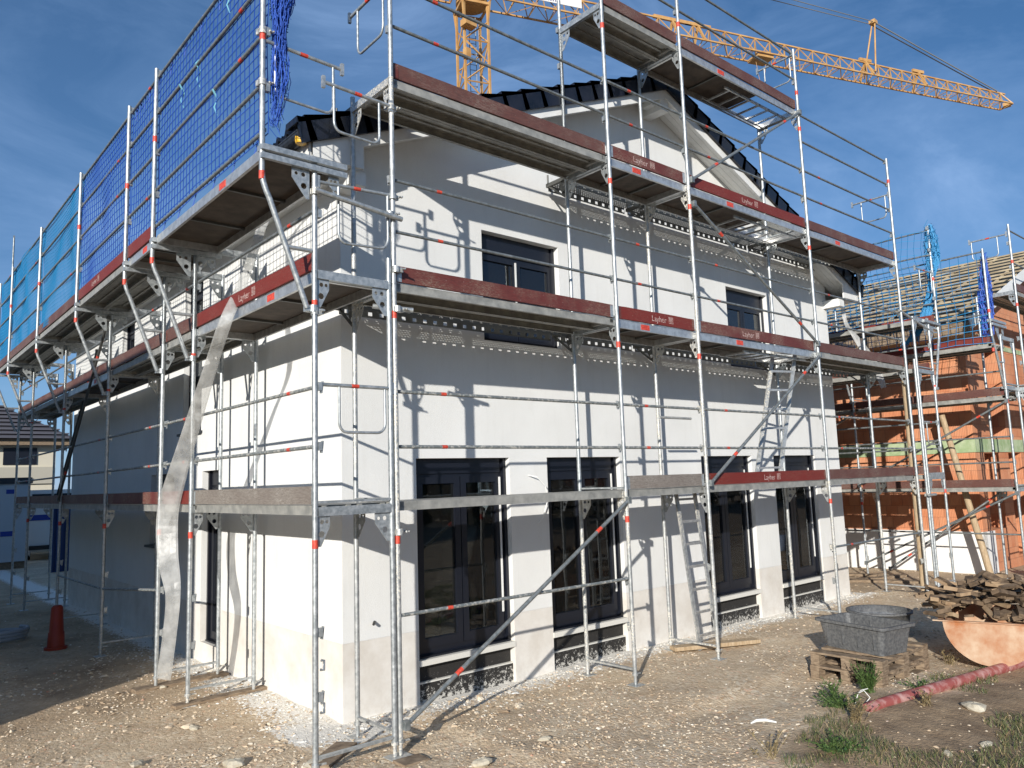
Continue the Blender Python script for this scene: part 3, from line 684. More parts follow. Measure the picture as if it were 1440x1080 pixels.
def toe_board(par, p, q, z, m, text=None, out=(0, -1), sag=0.0, lab=None):
    """toe board standing on the deck edge; out = outward direction; text = position 0..1 of the print"""
    p = Vector((*p, z + .022)); q = Vector((*q, z + .022)); d = (q-p).normalized(); a = p + d*.045; b = q - d*.045; o2 = Vector((*out, 0))
    mb = MB(); N = 10
    ring = []
    for i in range(N+1):
        c = a.lerp(b, i/N) + o2*(sag*math.sin(math.pi*i/N)) + Vector((0, 0, rnd(-.002, .002)))
        ring.append([c - o2*.015, c + o2*.015, c + o2*.015 + Vector((0, 0, .15)), c - o2*.015 + Vector((0, 0, .15))])
    vs = [v for r in ring for v in r]; fs = []
    for i in range(N):
        for j in range(4): fs.append((4*i+j, 4*i+(j+1) % 4, 4*i+4+(j+1) % 4, 4*i+4+j))
    fs += [(0, 3, 2, 1), (4*N, 4*N+1, 4*N+2, 4*N+3)]
    mb.add(vs, fs); o = mb.build('toe_board', m, par, base=p)
    if lab: o['label'] = lab
    for c in (a, b - d*.05):
        e = MB()
        for s in (.0155, -.0175): 
            A = c + o2*s; e.add([A, A + d*.05, A + d*.05 + Vector((0, 0, .14)), A + Vector((0, 0, .14)), A + o2*.002, A + d*.05 + o2*.002, A + d*.05 + o2*.002 + Vector((0, 0, .14)), A + o2*.002 + Vector((0, 0, .14))], [(0, 1, 2, 3), (7, 6, 5, 4), (0, 4, 5, 1), (1, 5, 6, 2), (2, 6, 7, 3), (3, 7, 4, 0)])
        e.build('end_fitting', toe_worn if m in (toe_red, toe_brown) else galv, o)
    if text is not None:
        me = mesh_of('layher', print_mesh, white_print); W = .42
        L = (b-a).length; st = d if d.cross(Vector((0, 0, 1))).dot(o2) > 0 else -d
        c = a + d*(L*text) + o2*(.0165 + sag*math.sin(math.pi*text)) + Vector((0, 0, .035)) - st*W/2
        t = sub('printed_word', me, o, c - wloc(o)); t.rotation_euler = (0, 0, math.atan2(st.y, st.x))
    return o
def end_guard(par, p, q, drop=.42, m=None, a=.25, b=.95, band=True):
    """end guard rail with hanging U hoop"""
    p = Vector(p); q = Vector(q); mb = MB().tube([p, q], .0168, 8); A = p.lerp(q, a); B = p.lerp(q, b); dz = Vector((0, 0, -drop)); d = (q-p).normalized()
    pts = [A, A + dz*.8]
    for i in range(1, 5): t = i/5*math.pi/2; pts.append(A + dz*.8 + d*(.07*(1-math.cos(t))) + dz.normalized()*(drop*.2*math.sin(t)))
    pts.append(A + dz + d*.08); pts.append(B + dz - d*.08)
    for i in range(1, 5): t = i/5*math.pi/2; pts.append(B + dz - d*.08 + d*(.08*math.sin(t)) - dz.normalized()*(drop*.2*(1-math.cos(t))))
    pts += [B + dz*.8, B]; mb.tube(pts, .0125, 8)
    for e in (p, q): mb.box(e, (.03, .03, .11))
    o = mb.build('end_guard', m or galv, par, base=p)
    if band: c = p.lerp(q, .5); MB().tube([c - d*.035, c + d*.035], .018, 8).build('marking_band', red, o)
    return o
def bracket(par, x, y, z, rz, L=.36):
    """inner console: horizontal tube, strut and plate under the inner deck"""
    def f():
        mb = MB(); mb.b2((0, -.02, -.05), (L, .02, 0)); mb.beam((L-.04, 0, -.04), (.03, 0, -.27), .022, .022); gusset(mb, .02, 1, -.05, .1, .22); mb.tube([(L-.02, 0, 0), (L-.02, 0, .12)], .012, 6); return mb
    return place('console', mesh_of('cons%.2f' % L, f, dark), par, (x, y, z), rz)
def console_deck(par, x0, x1, y0, y1, z):
    mb = MB(); mb.quad((x0, y0, z), (x1, y0, z), (x1, y1, z), (x0, y1, z)); o = mb.build('perforated_deck', perf, par)
    mb = MB(); mb.quad((x0, y1, z-.085), (x1, y1, z-.085), (x1, y1, z), (x0, y1, z)); mb.quad((x0, y0, z-.085), (x1, y0, z-.085), (x1, y0, z), (x0, y0, z)); mb.build('slotted_edge', slot, o)
    return o

Z0, L1, L2, L3, L4 = .2, 2.2, 4.2, 6.2, 8.2
# ---- gable scaffold ----
PX = [.785, 3.84, 5.41, 8.54, 11.77]
GS = empty('gable_scaffold', (.785, 0, .06), 'tall tube scaffold with four levels along the gable wall, its boards mostly worn red', 'scaffold', 'frame scaffolds')
H = math.pi/2
for i, x in enumerate(PX):
    m = galv_s if i in (0, 2) else galv
    for lv, z in enumerate((Z0, L1, L2)): frame(GS, x, 0, z, H, galv_s if lv == 0 or (i == 0 and lv < 2) else m)
    if 0 < i < 4: frame(GS, x, 0, L3, H, galv)
    base(GS, x, 0, Z0); base(GS, x, .73, Z0)
    if i in (1, 2, 3): post(GS, x, 0, L4, 1.06, H, .3)
    else: post(GS, x, 0, L3, 2.0 if i == 4 else 2.2, H, 1.55)
    for z in (L2, L3): bracket(GS, x, .73, z, H)
post(GS, PX[1], .73, L3, 2.4, H); post(GS, PX[0], .73, L3, .1, H)
TB = {1: [None, (toe_grey, None), (toe_red, .5), (toe_brown, None)], 2: [(toe_worn, None), (toe_red, .55), (toe_worn, .4), (toe_brown, None)], 3: [(toe_brown, None), (toe_worn, .42), (toe_red, .48), (toe_brown, None)], 4: [None, (toe_brown, None), (toe_brown, None), None]}
DK = {1: ['steel', 'steel', 'steel', 'steel'], 2: ['steel', 'ply', 'hatch', 'steel'], 3: ['steel', 'ply', 'hatch', 'ply'], 4: [None, 'steel', 'hatch', None]}
for lv, z in ((1, L1), (2, L2), (3, L3), (4, L4)):
    for i in range(4):
        p, q = (PX[i], 0), (PX[i+1], 0)
        if DK[lv][i]: deck(GS, DK[lv][i], p, q, .73, (0, 1), z)
        t = TB[lv][i]
        if t: toe_board(GS, (p[0], .03), (q[0], .03), z, t[0], t[1], sag=rnd(-.004, .012), lab='grey unpainted toe board' if t[0] is toe_grey else None)
for z in (L1+.5, L1+1, L2+.5, L2+1):
    for i in range(4): rail(GS, (PX[i], .03, z), (PX[i+1], .03, z), galv_s if z < 4 else galv)
for z in (L3+.55, L3+1.0): 
    for i in range(4): rail(GS, (PX[i], .03, z), (PX[i+1], .03, z))
for z in (L3+1.5, L3+1.96): rail(GS, (PX[3], .03, z), (PX[4], .03, z), band=False)
for z in (L4+.55, L4+1.0):
    for i in (1, 2): rail(GS, (PX[i], .03, z), (PX[i+1], .03, z), band=False)
rail(GS, (PX[0], .0, 1.23), (PX[1], .0, 1.23), galv_s); rail(GS, (PX[3], 0, 1.2), (PX[4], 0, 1.2))
brace(GS, (PX[0]+.04, -.035, .32), (PX[1], -.035, 2.1)); brace(GS, (PX[2]+.03, -.035, L1+.05), (PX[3]-.02, -.035, L2-.05)); brace(GS, (PX[2]+.06, -.03, 5.95), (PX[3]-.03, -.03, L2+.13)); brace(GS, (PX[2]+.04, -.035, L3+.08), (PX[3]-.02, -.035, L4-.05))
for z in (L2, L3):
    for i in range(4):
        if (z, i) != (L3, 0): console_deck(GS, PX[i]+.03, PX[i+1]-.03, .79, 1.1, z + .0)
end_guard(GS, (PX[4]+.0, .02, L3+1.3), (PX[4]+.0, .72, L3+1.3), a=.1, b=.75); end_guard(GS, (PX[3]+.02, .02, L4+.98), (PX[3]+.02, .68, L4+.98), a=.1, b=.8); end_guard(GS, (PX[0]-.01, .02, L3+1.0), (PX[0]-.01, .76, L3+.98), drop=.5, a=.12, b=.78)
# ground cross bars, stray ties
tie = MB().tube([(4.95, .73, 4.02), (5.3, .73, 4.02)], PR, 10)
MB().tube([(PX[2]-.32, .45, 3.12), (PX[2]+.35, .45, 3.12)], .017, 8).build('loose_tube', galv_s, GS)
MB().tube([(.62, .1, 3.98), (.95, -.06, 3.95)], PR, 10).build('short_tube', galv, GS); coupler(GS, (.8, -.03, 3.95))
for p in ((.79, -.03, 1.95), (.75, -.01, 4.84), (.78, -.01, 5.02), (.78, .0, 5.9), (12.2, .0, 1.85), (.79, -.03, 4.32)): coupler(GS, p)

# ---- long side scaffold ----
QY = [0, 3.0, 4.12, 6.74, 9.82, 12.95, 14.6]
LS = empty('side_scaffold', (0, 0, .06), 'long tube scaffold on the left house side with bent posts carrying blue netting', 'scaffold', 'frame scaffolds')
T = .47
def upper_frame(par, x, y, sgn, zt=5.2):
    """cantilever bracket: outward double transom, bent tube and strut; sgn = outward sign along x"""
    def f():
        mb = MB()
        for dy, dz in ((-.03, 0), (.03, 0), (-.03, -.075)): mb.b2((-.02, dy-.02, zt_-.06+dz*1.0), (.76, dy+.02, zt_-.012+dz))
        gusset(mb, .42, -1, zt_-.13, .16, .26); gusset(mb, .7, -1, zt_-.13, .1, .15)
        pts = [(0, 0, zt_), (0, 0, zt_-.22)] + [(.0 + .05*t*t, 0, zt_-.22-.2*t) for t in (.3, .6, .9, 1.1)]
        pts += [(.40, 0, 3.86-Z_)]
        mb.tube(pts, PR, 12); mb.tube([(.215, 0, 4.36-Z_), (.45, 0, 4.36-Z_)], .019, 8); mb.tube([(.46, 0, 3.83-Z_), (.46, 0, 3.89-Z_)], .036, 10); mb.box((.43, .02, 3.86-Z_), (.08, .06, .05))
        return mb
    Z_ = 3.0; zt_ = zt - Z_
    o = place('outward_bracket', mesh_of('upf', f, galv), par, (x, y, Z_), 0 if sgn < 0 else math.pi)
    sub('marking_band', mesh_of('bandp', lambda: band_mb(0, 0), red), o, (0, 0, zt_ - .27))
    return o
for k, y in enumerate(QY):
    m = galv if k < 3 else galv_s
    for lv, z in enumerate((Z0, L1)): frame(LS, 0, y, z, 0, m if k else galv)
    f = place('frame', mesh_of('frh', lambda: frame_mb(.73, 1.0).tube([(0, 0, 0), (0, 0, 1)], PR, 12), galv), LS, (0, y, L2), 0) if k else None
    if not k: frame(LS, 0, y, L2, 0, galv_s, (), h=1.0) if False else post(LS, 0, 0, L2, .93, 0)
    base(LS, 0, y, Z0); base(LS, .73, y, Z0)
    upper_frame(LS, -T, y, -1)
    post(LS, -T, y, 5.2, 2.0, 0, .95 + .2*(k % 2))
post(LS, .73, 0, L2, .22, 0)
place('post', mesh_of('topext', lambda: MB().tube([(0, 0, 0), (0, 0, .9)], PR, 12), galv), LS, (-T, 0, 7.2))
LT = {1: [toe_grey, toe_red, toe_worn, toe_brown, toe_brown, toe_brown], 2: [toe_red, toe_brown, toe_brown, toe_brown, toe_brown, toe_brown], 3: [None, toe_red, toe_red, toe_brown, toe_brown, toe_brown]}
for i in range(6):
    a, b = QY[i], QY[i+1]
    deck(LS, 'steel', (0, a), (0, b), .73, (1, 0), L1); deck(LS, 'ply' if i in (0, 3) else 'steel', (0, a), (0, b), .73, (1, 0), L2); deck(LS, 'ply' if i in (0, 1) else 'steel', (-T, a), (-T, b), .76, (1, 0), 5.2)
    toe_board(LS, (.03, a), (.03, b), L1, LT[1][i], None, (-1, 0)); toe_board(LS, (.03, a), (.03, b), L2, LT[2][i], .5 if i == 0 else None, (-1, 0), sag=.006)
    if LT[3][i]: toe_board(LS, (-T+.03, a), (-T+.03, b), 5.2, LT[3][i], .6 if i == 2 else None, (-1, 0))
    for z in (L1+.5, L1+1.0): rail(LS, (.03, a, z), (.03, b, z), galv_s)
    rail(LS, (.03, a, L2+.55), (.03, b, L2+.55)); 
    for z in (5.33, 5.76, 6.2, 6.68, 7.12): (rail(LS, (-T+.03, a, z), (-T+.03, b, z), band=(i+int(z*10)) % 2 == 0) if not (z < 5.5 and i > 0) else None)
rail(LS, (0, QY[2], 1.2), (0, QY[3], 1.0), galv_s, False); rail(LS, (0, QY[3], 1.0), (0, QY[4], .98), galv_s, False)
brace(LS, (-.035, QY[3], 5.0), (-.035, QY[4], 2.3), dark); brace(LS, (.5, QY[4], 5.0), (.5, QY[5], 2.3), dark)
rail(LS, (-T, 13.0, 7.9), (-T, 13.0, 5.2), band=False, name='standard'); 
end_guard(LS, (0.0, 0, L1+1.02), (.75, 0, L1+1.02), drop=.4, a=.3, b=.9); end_guard(LS, (.03, 0, 4.99), (.79, 0, 5.03), drop=.52, a=.26, b=.92); end_guard(LS, (.08, -.01, 5.92), (.77, -.01, 5.9), drop=.42, a=.15, b=.82, m=galv)
end_guard(LS, (-.47, 0, 6.12), (.27, 0, 6.1), drop=.46, a=.15, b=.88)
MB().tube([(-.02, -.05, 4.89), (.85, -.05, 4.8)], PR, 10).build('loose_tube', galv, LS); coupler(LS, (0, -.02, 4.89)); coupler(LS, (-.0, .0, 3.84)); coupler(LS, (-T, 0, 6.2)); coupler(LS, (-T, 0, 5.74))
for z in (.62, .95): MB().tube([(.05, 0, z+.03), (.075, 0, z+.025), (.075, 0, z-.05), (.045, 0, z-.04)], .012, 6).build('rail_hook', galv, LS)
deck(LS, 'steel', (0.74, 0), (0.78, 0), .03, (0, 1), L1) if False else None
# ---- right side scaffold (far side of the house) ----
RS = empty('far_side_scaffold', (12.98, 0, .06), 'tube scaffold along the hidden right side of the white house, with one bent post', 'scaffold', 'frame scaffolds')
RY = [0, 3.07, 6.14, 9.21, 12.3]
for k, y in enumerate(RY):
    for z in (Z0, L1): frame(RS, 12.98, y, z, math.pi)
    frame(RS, 12.98, y, L2, math.pi, h=1.0, bands=()); base(RS, 12.98, y, Z0); base(RS, 12.25, y, Z0)
    upper_frame(RS, 12.98+T, y, 1); post(RS, 12.98+T, y, 5.2, 2.0, math.pi, .9)
for i in range(4):
    a, b = RY[i], RY[i+1]
    for z in (L1, L2): deck(RS, 'steel', (12.98, a), (12.98, b), .73, (-1, 0), z); toe_board(RS, (12.95, a), (12.95, b), z, toe_brown, None, (1, 0))
    deck(RS, 'steel', (12.98+T, a), (12.98+T, b), .76, (-1, 0), 5.2); toe_board(RS, (12.95+T, a), (12.95+T, b), 5.2, toe_red, None, (1, 0))
    for z in (L1+.5, L1+1.0, L2+.5): rail(RS, (12.95, a, z), (12.95, b, z))
    for z in (5.6, 6.1, 6.6, 7.1): rail(RS, (12.95+T, a, z), (12.95+T, b, z), band=False)
end_guard(RS, (12.25, 0, L1+1.0), (12.98, 0, L1+1.0)); end_guard(RS, (12.6, 0, 6.2), (13.4, 0, 6.22)); MB().beam((12.3, 0, L1), (12.98, 0, L1), .05, .07).build('end_transom', galv, RS)
MB().tube([(11.7, -.0, 5.25), (13.2, -.0, 4.98)], PR, 10).build('tie_tube', galv, RS); MB().tube([(12.1, -.05, 1.85), (12.4, -.05, 1.85)], PR, 10).build('short_tube', galv, RS)
MB().tube([(12.2, .02, .1), (12.2, .02, 4.38)], PR, 12).build('standard', galv, RS)
# ---- brick house scaffold ----
BS = empty('brick_house_scaffold', (14.35, -.8, .06), 'tube scaffold with brown boards wrapped round the orange block house', 'scaffold', 'frame scaffolds')
def bz(z): return z
BY = [-.8, 2.27, 5.34, 8.41, 11.4]
for k, y in enumerate(BY):
    frame(BS, 14.35, y, -.1, 0); frame(BS, 14.35, y, 1.9, 0); frame(BS, 14.35, y, 3.9, 0, h=1.0, bands=()); base(BS, 14.35, y, .06); base(BS, 15.08, y, .06)
    upper_frame(BS, 14.35-T, y, -1, 4.85); post(BS, 14.35-T, y, 4.85, 1.75, 0, .5)
for i in range(4):
    a, b = BY[i], BY[i+1]
    for z in (1.9, 3.7): deck(BS, 'steel', (14.35, a), (14.35, b), .73, (1, 0), z); toe_board(BS, (14.38, a), (14.38, b), z, toe_brown, None, (-1, 0))
    deck(BS, 'steel', (14.35-T, a), (14.35-T, b), .76, (1, 0), 4.7); toe_board(BS, (14.38-T, a), (14.38-T, b), 4.7, toe_red, None, (-1, 0))
    for z in (1.0, 2.4, 2.9, 4.2): rail(BS, (14.38, a, z), (14.38, b, z), band=False)
    for z in (5.3, 5.8, 6.3, 6.55): rail(BS, (14.38-T, a, z), (14.38-T, b, z), band=False)
    if i % 2 == 0: brace(BS, (14.3, b, .3), (14.3, a, 1.8)); brace(BS, (14.3, b, 2.0), (14.3, a, 3.6))
    else: brace(BS, (14.3, b, 2.0), (14.3, a, 3.6))
BX = [15.1, 18.17, 21.24]
for k, x in enumerate(BX):
    for z in (-.1, 1.9, 3.9): frame(BS, x, -.95, z, H)
    base(BS, x, -.95, .06); post(BS, x, -.95, 5.9, 1.4, H, .6); base(BS, x, -.22, .06)
for i in range(2):
    a, b = BX[i], BX[i+1]
    for z in (1.9, 3.9, 5.9): deck(BS, 'steel', (a, -.95), (b, -.95), .73, (0, 1), z); toe_board(BS, (a, -.92), (b, -.92), z, toe_brown)
    for z in (1.0, 2.4, 2.9, 4.4, 4.9, 6.5, 7.2): rail(BS, (a, -.92, z), (b, -.92, z), band=False)
brace(BS, (17.9, -1, .2), (15.2, -1, 1.8)); end_guard(BS, (15.1, -.9, 7.1), (15.1, -.2, 7.1)); brace(BS, (15.0, -.6, 2.0), (14.4, 1.8, .2))

# ------------------------------------------------------------------ nets
def net(name, P, nu, nv, m, label, group, r=.0052, sag=.02, seed=0, base=(0, 0, 0), extra=None):
    """P(u, v) -> point, u,v in 0..1; square mesh of thin cords"""
    mb = MB()
    def Q(u, v): p = Vector(P(u, v)); k = noise.noise_vector((p.x*1.3+seed, p.y*1.3, p.z*1.3)); return p + k*sag
    for i in range(nu+1):
        u = i/nu; pts = [Q(u, j/(nv//2)) for j in range(nv//2+1)]
        for a, b in zip(pts, pts[1:]): mb.tri3(a, b, r)
    for j in range(nv+1):
        v = j/nv; k = max(6, nu//4); pts = [Q(i/k, v) for i in range(k+1)]
        for a, b in zip(pts, pts[1:]): mb.tri3(a, b, r)
    if extra: extra(mb, Q)
    o = mb.build(name, m, None, base=base); tag(o, label, 'netting', group); return o
def bundle(name, axis, wid, m, label, n=70, seed=1, r=.006, base=(0, 0, 0)):
    """a gathered, knotted hank of netting hanging along axis points"""
    rg = random.Random(seed); mb = MB(); A = [Vector(p) for p in axis]; K = len(A) - 1
    def at(t): i = min(int(t*K), K-1); return A[i].lerp(A[i+1], t*K - i)
    def wd(t): i = min(int(t*K), K-1); f = t*K-i; return wid[i]*(1-f) + wid[i+1]*f
    for s in range(n):
        a = rg.uniform(0, 6.28); q = rg.uniform(.2, 1); t0, t1 = rg.uniform(0, .5), rg.uniform(.5, 1); pts = []
        k = 14
        for i in range(k+1):
            t = t0 + (t1-t0)*i/k; a += rg.uniform(-.3, .3); w_ = wd(t)*q*rg.uniform(.85, 1.08); pts.append(at(t) + Vector((math.cos(a)*w_, math.sin(a)*w_, rg.uniform(-.03, .03))))
        for p, q2 in zip(pts, pts[1:]): mb.tri3(p, q2, r)
    for s in range(n):
        t = rg.uniform(0, 1); a = rg.uniform(0, 6.28); w_ = wd(t); c = at(t); b = a + rg.uniform(.6, 2.5)
        mb.tri3(c + Vector((math.cos(a)*w_, math.sin(a)*w_, 0)), c + Vector((math.cos(b)*w_, math.sin(b)*w_, rg.uniform(-.12, .12))), r*.8)
    o = mb.build(name, m, None, base=base); tag(o, label, 'netting', 'safety nets on the scaffolds'); return o
NG = 'safety nets on the scaffolds'
nx_ = -T + .045
def lnet(a, b): return lambda u, v: (nx_, a + (b-a)*u, 5.3 + 1.85*v + (.0 if 0 < a else .03) + .05*math.sin(u*math.pi)*(v-1))
def ties(mb, Q):
    for i in range(6):
        p = Q((i+.5)/6, 0); mb.tube([p, p + Vector((.03, .02, .05)), p + Vector((0, .04, -.1))], .006, 4)
        p = Q((i+.3)/6, 1); mb.tube([p, p + Vector((.01, .0, .04)), p + Vector((0.0, .02, -.16))], .006, 4)
net('safety_net', lambda u, v: (nx_, 3.0*u, 5.3 + 1.86*v), 30, 19, netb, 'dark blue square mesh safety net on the nearest bay of the side scaffold', NG, base=(nx_, 0, 5.3), extra=ties)
net('safety_net', lnet(3.0, 4.12), 11, 18, netb, 'narrow dark blue net panel on the short second bay of the side scaffold', NG, base=(nx_, 3, 5.3), extra=ties, seed=3)
net('safety_net', lnet(4.12, 6.74), 28, 20, netb, 'blue mesh net on the third bay, above the red board with print', NG, base=(nx_, 4.1, 5.3), seed=5, sag=.04)
net('safety_net', lnet(6.74, 9.82), 44, 30, nett, 'turquoise fine mesh net on the fourth bay of the side scaffold', NG, r=.0042, base=(nx_, 6.7, 5.3), seed=7, sag=.05)
net('safety_net', lnet(9.82, 12.95), 42, 26, nett, 'turquoise net on the fifth bay, near the far house corner', NG, r=.005, base=(nx_, 9.8, 5.3), seed=9, sag=.05)
net('safety_net', lnet(12.95, 14.6), 22, 26, nett, 'farthest turquoise net at the back end of the side scaffold', NG, r=.007, base=(nx_, 13, 5.3), seed=11, sag=.05)
tb = mat('light_blue_cord', (.2, .5, .6), .6)
for k, (y, z) in enumerate(((.9, 7.1), (1.7, 6.7), (2.2, 6.68), (1.2, 6.2), (.05, 6.25))):
    mb = MB(); x = nx_; mb.tube([(x, y, z+.03), (x-.03, y+.01, z-.01), (x+.02, y+.02, z-.08), (x-.01, y+.03, z-.17), (x+.01, y+.0, z-.26)], [.008, .012, .009, .007, .004], 5)
    o = mb.build('cord_tie', tb, None, base=(x, y, z)); tag(o, ('pale blue cord tie high on the top rail of the nearest net bay', 'pale blue cord tie on the second rail of the nearest net bay', 'pale blue cord tie near the second post of the side scaffold', 'short pale blue cord tie in the middle of the nearest net', 'pale turquoise cord knotted round the tall corner post')[k], 'cord', 'cord ties on the nets')
bundle('net_hank', [(-T+.12, .05, 7.8), (-T+.15, .03, 7.2), (-T+.17, 0, 6.6), (-T+.15, .02, 6.2), (-T+.16, 0, 5.8), (-T+.1, 0, 5.35)], [.06, .1, .12, .06, .09, .04], netb, 'gathered dark blue net hank tied to the tall corner post', 170, 4, .0036, (-T, 0, 5.3))
xr = 12.98 + T - .03
net('safety_net', lambda u, v: (xr, 9.2*u, 5.25 + 1.85*v - .12*math.sin(u*9)*(1-v)*.4), 70, 14, nett, 'loose wide mesh blue net on the far side scaffold beyond the house', NG, r=.005, base=(xr, 0, 5.2), seed=13, sag=.16)
bundle('net_hank', [(xr+.08, 0, 7.25), (xr+.12, 0, 6.9), (xr+.14, 0, 6.5), (xr+.1, .1, 6.0), (xr+.14, .1, 5.8), (xr+.1, .3, 5.2), (xr-.05, .7, 4.8)], [.07, .15, .14, .03, .11, .1, .03], nett, 'bright turquoise net hank hanging above the far side scaffold corner', 330, 6, .006, (xr, 0, 5.2))
net('safety_net', lambda u, v: (13.9, -.8 + 9.2*u, 4.75 + 1.8*v - .1*math.sin(u*7)*v), 60, 14, nett, 'blue net strung in front of the batten roof of the block house', NG, r=.006, base=(13.9, -.8, 4.7), seed=15, sag=.08)
bundle('net_hank', [(13.95, -.8, 6.5), (14.0, -.75, 6.0), (14.02, -.7, 5.5), (13.98, -.7, 4.9)], [.05, .11, .15, .12], netb, 'dark blue net hank wrapped round the block house scaffold post', 110, 8, .008, (13.95, -.8, 4.7))

# ------------------------------------------------------------------ film hoses
def hose(name, pts, w0, label, base):
    pts = [Vector(p) for p in pts]; mb = MB(); fine = []
    for i in range(len(pts)-1):
        for j in range(6):
            t = j/6; p0 = pts[max(i-1, 0)]; p1, p2 = pts[i], pts[i+1]; p3 = pts[min(i+2, len(pts)-1)]
            fine.append(.5*((2*p1) + (p2-p0)*t + (2*p0-5*p1+4*p2-p3)*t*t + (3*p1-p0-3*p2+p3)*t**3))
    fine.append(pts[-1]); vs = []; n = 10
    side = Vector((.75, -.66, 0))
    for i, p in enumerate(fine):
        t = i/(len(fine)-1); ww = w0*(.62 + .6*math.exp(-((t-.68)/.15)**2) + .3*t + .12*noise.noise((t*7, 0, 0))); d = (fine[min(i+1, len(fine)-1)] - fine[max(i-1, 0)]).normalized()
        s = (side - d*side.dot(d)).normalized(); nrm = d.cross(s); a0 = .5*noise.noise((t*4, 3, 0)); s, nrm = s*math.cos(a0) + nrm*math.sin(a0), nrm*math.cos(a0) - s*math.sin(a0)
        for j in range(n):
            a = 2*math.pi*j/n; vs.append(p + s*math.cos(a)*ww/2 + nrm*math.sin(a)*(.01 + .016*abs(noise.noise((t*9, j*1.7, 0)))))
    k = len(fine); mb.add(vs, [(i*n+j, i*n+(j+1) % n, (i+1)*n+(j+1) % n, (i+1)*n+j) for i in range(k-1) for j in range(n)], 0, False)
    o = mb.build(name, film, None, base=base); tag(o, label, 'hose', 'film hoses from the gutters'); return o
hose('film_hose', [(0.6, 1.3, 5.6), (0.5, 2.121, 5.42), (0.35, 2.106, 5.021), (0.15, 1.988, 4.526), (-0.09, 1.777, 4.076), (-0.1, 2.193, 3.62), (-0.1, 2.711, 3.062), (-0.1, 3.155, 2.575), (-0.1, 3.478, 2.138), (-0.1, 3.445, 1.659), (-0.1, 3.244, 1.281), (-0.1, 3.292, 0.892), (-0.1, 3.501, 0.288)], .175, 'long wrinkled translucent film hose hanging from the left gutter to the gravel', (0, 4.9, .1))
hose('film_hose', [(11.9, 1.15, 5.55), (11.9, 1.1, 5.2), (11.95, .95, 4.9), (12.1, .72, 4.35), (12.15, .6, 3.9)], .13, 'short grey film hose hanging from the right eave of the white house', (11.9, 1, 3.9))

# ------------------------------------------------------------------ ladders
def ladder(p0, p1, width, side, n, label, off=(0, 0, 0)):
    p0 = Vector(p0); p1 = Vector(p1); s = Vector(side).normalized()*width; e = empty('ladder', p0, label, 'ladder', 'aluminium ladders inside the scaffold')
    for k in (0, 1): MB().beam(p0 + s*k, p1 + s*k, .024, .06, up=s).build('stile', galv_s, e)
    for i in range(n):
        c = p0.lerp(p1, (i+.6)/n); MB().beam(c, c + s, .03, .03).build('rung', alu, e)
    return e
ladder((5.62, .42, .1), (5.4, .5, 2.16), .4, (1, .0, 0), 7, 'aluminium ladder standing on the gravel below the grey board')
ladder((7.2, .42, 2.25), (7.98, .42, 4.32), .42, (.93, -.35, 0), 7, 'aluminium ladder leaning between the first and second deck')
ladder((6.0, .25, 4.3), (6.9, .3, 6.2), .4, (.8, .5, 0), 7, 'splashed ladder rising from the second deck') if False else None

# ------------------------------------------------------------------ soleplates, boards, site clutter
def board(p, q, w_, h, m, label, name='timber_board', cat='board', group=None, dz=0):
    p = Vector(p); q = Vector(q); p.z = gh(p.x, p.y) + h/2 + dz; q.z = gh(q.x, q.y) + h/2 + dz
    mb = MB().beam(p, q, w_, h); o = mb.build(name, m, None, base=p); bv = o.modifiers.new('b', 'BEVEL'); bv.width = .004; bv.segments = 1
    return tag(o, label, cat, group)
SP = 'timber soleplates under the scaffold'
board((-.15, 3.0, 0), (.9, 3.06, 0), .14, .035, wood_old, 'weathered plank under the second pair of poles of the side scaffold', group=SP)
board((-.25, 4.12, 0), (.85, 4.16, 0), .2, .04, wood_old, 'thin plank under the third pair of poles of the side scaffold', group=SP)
board((.15, .25, 0), (.6, .6, 0), .2, .03, wood_old, 'short dusty plank on gravel in front of the house corner', group=SP)
board((.66, -.16, 0), (.92, -.16, 0), .18, .03, wood_old, 'brown plank end under the front corner poles', group=SP, dz=-.01)
board((5.3, .62, 0), (6.45, .1, 0), .16, .05, wood_new, 'light plank lying across the foot of the lower ladder', group=SP, dz=.03)
board((11.5, .0, 0), (12.3, .05, 0), .22, .08, wood_old, 'short thick brown plank under the last gable pole', group=SP)
board((10.2, 2.6, 0), (13.9, .9, 0), .18, .05, wood_old, 'long dark plank lying in the passage between the houses', group='boards lying between the houses') if False else None
for i, (p, q, lb) in enumerate((((12.6, 3.4, 0), (13.4, .6, 0), 'long brown plank on soil between the two houses'), ((13.2, 4.3, 0), (14.0, 1.9, 0), 'dark plank lying near the white plinth'), ((12.4, 2.2, 0), (14.2, 1.4, 0), 'plank lying crosswise between the two houses'))):
    board(p, q, .16, .05, wood_old, lb, group='boards lying between the houses')
def round_prop(p, q, r, label):
    mb = MB().tube([Vector(p).lerp(Vector(q), t/6) + Vector((rnd(-.008, .008), rnd(-.008, .008), 0)) for t in range(7)], [r*(1.05 - .02*t) for t in range(7)], 12); o = mb.build('timber_prop', wood_new, None, base=p); tag(o, label, 'post', 'round timber props')
round_prop((11.93, .12, .05), (11.9, .1, 4.12), .06, 'upright round timber prop under the last gable deck')
round_prop((14.9, .0, .1), (14.86, .62, 3.45), .065, 'pale round timber prop leaning on the block house corner')
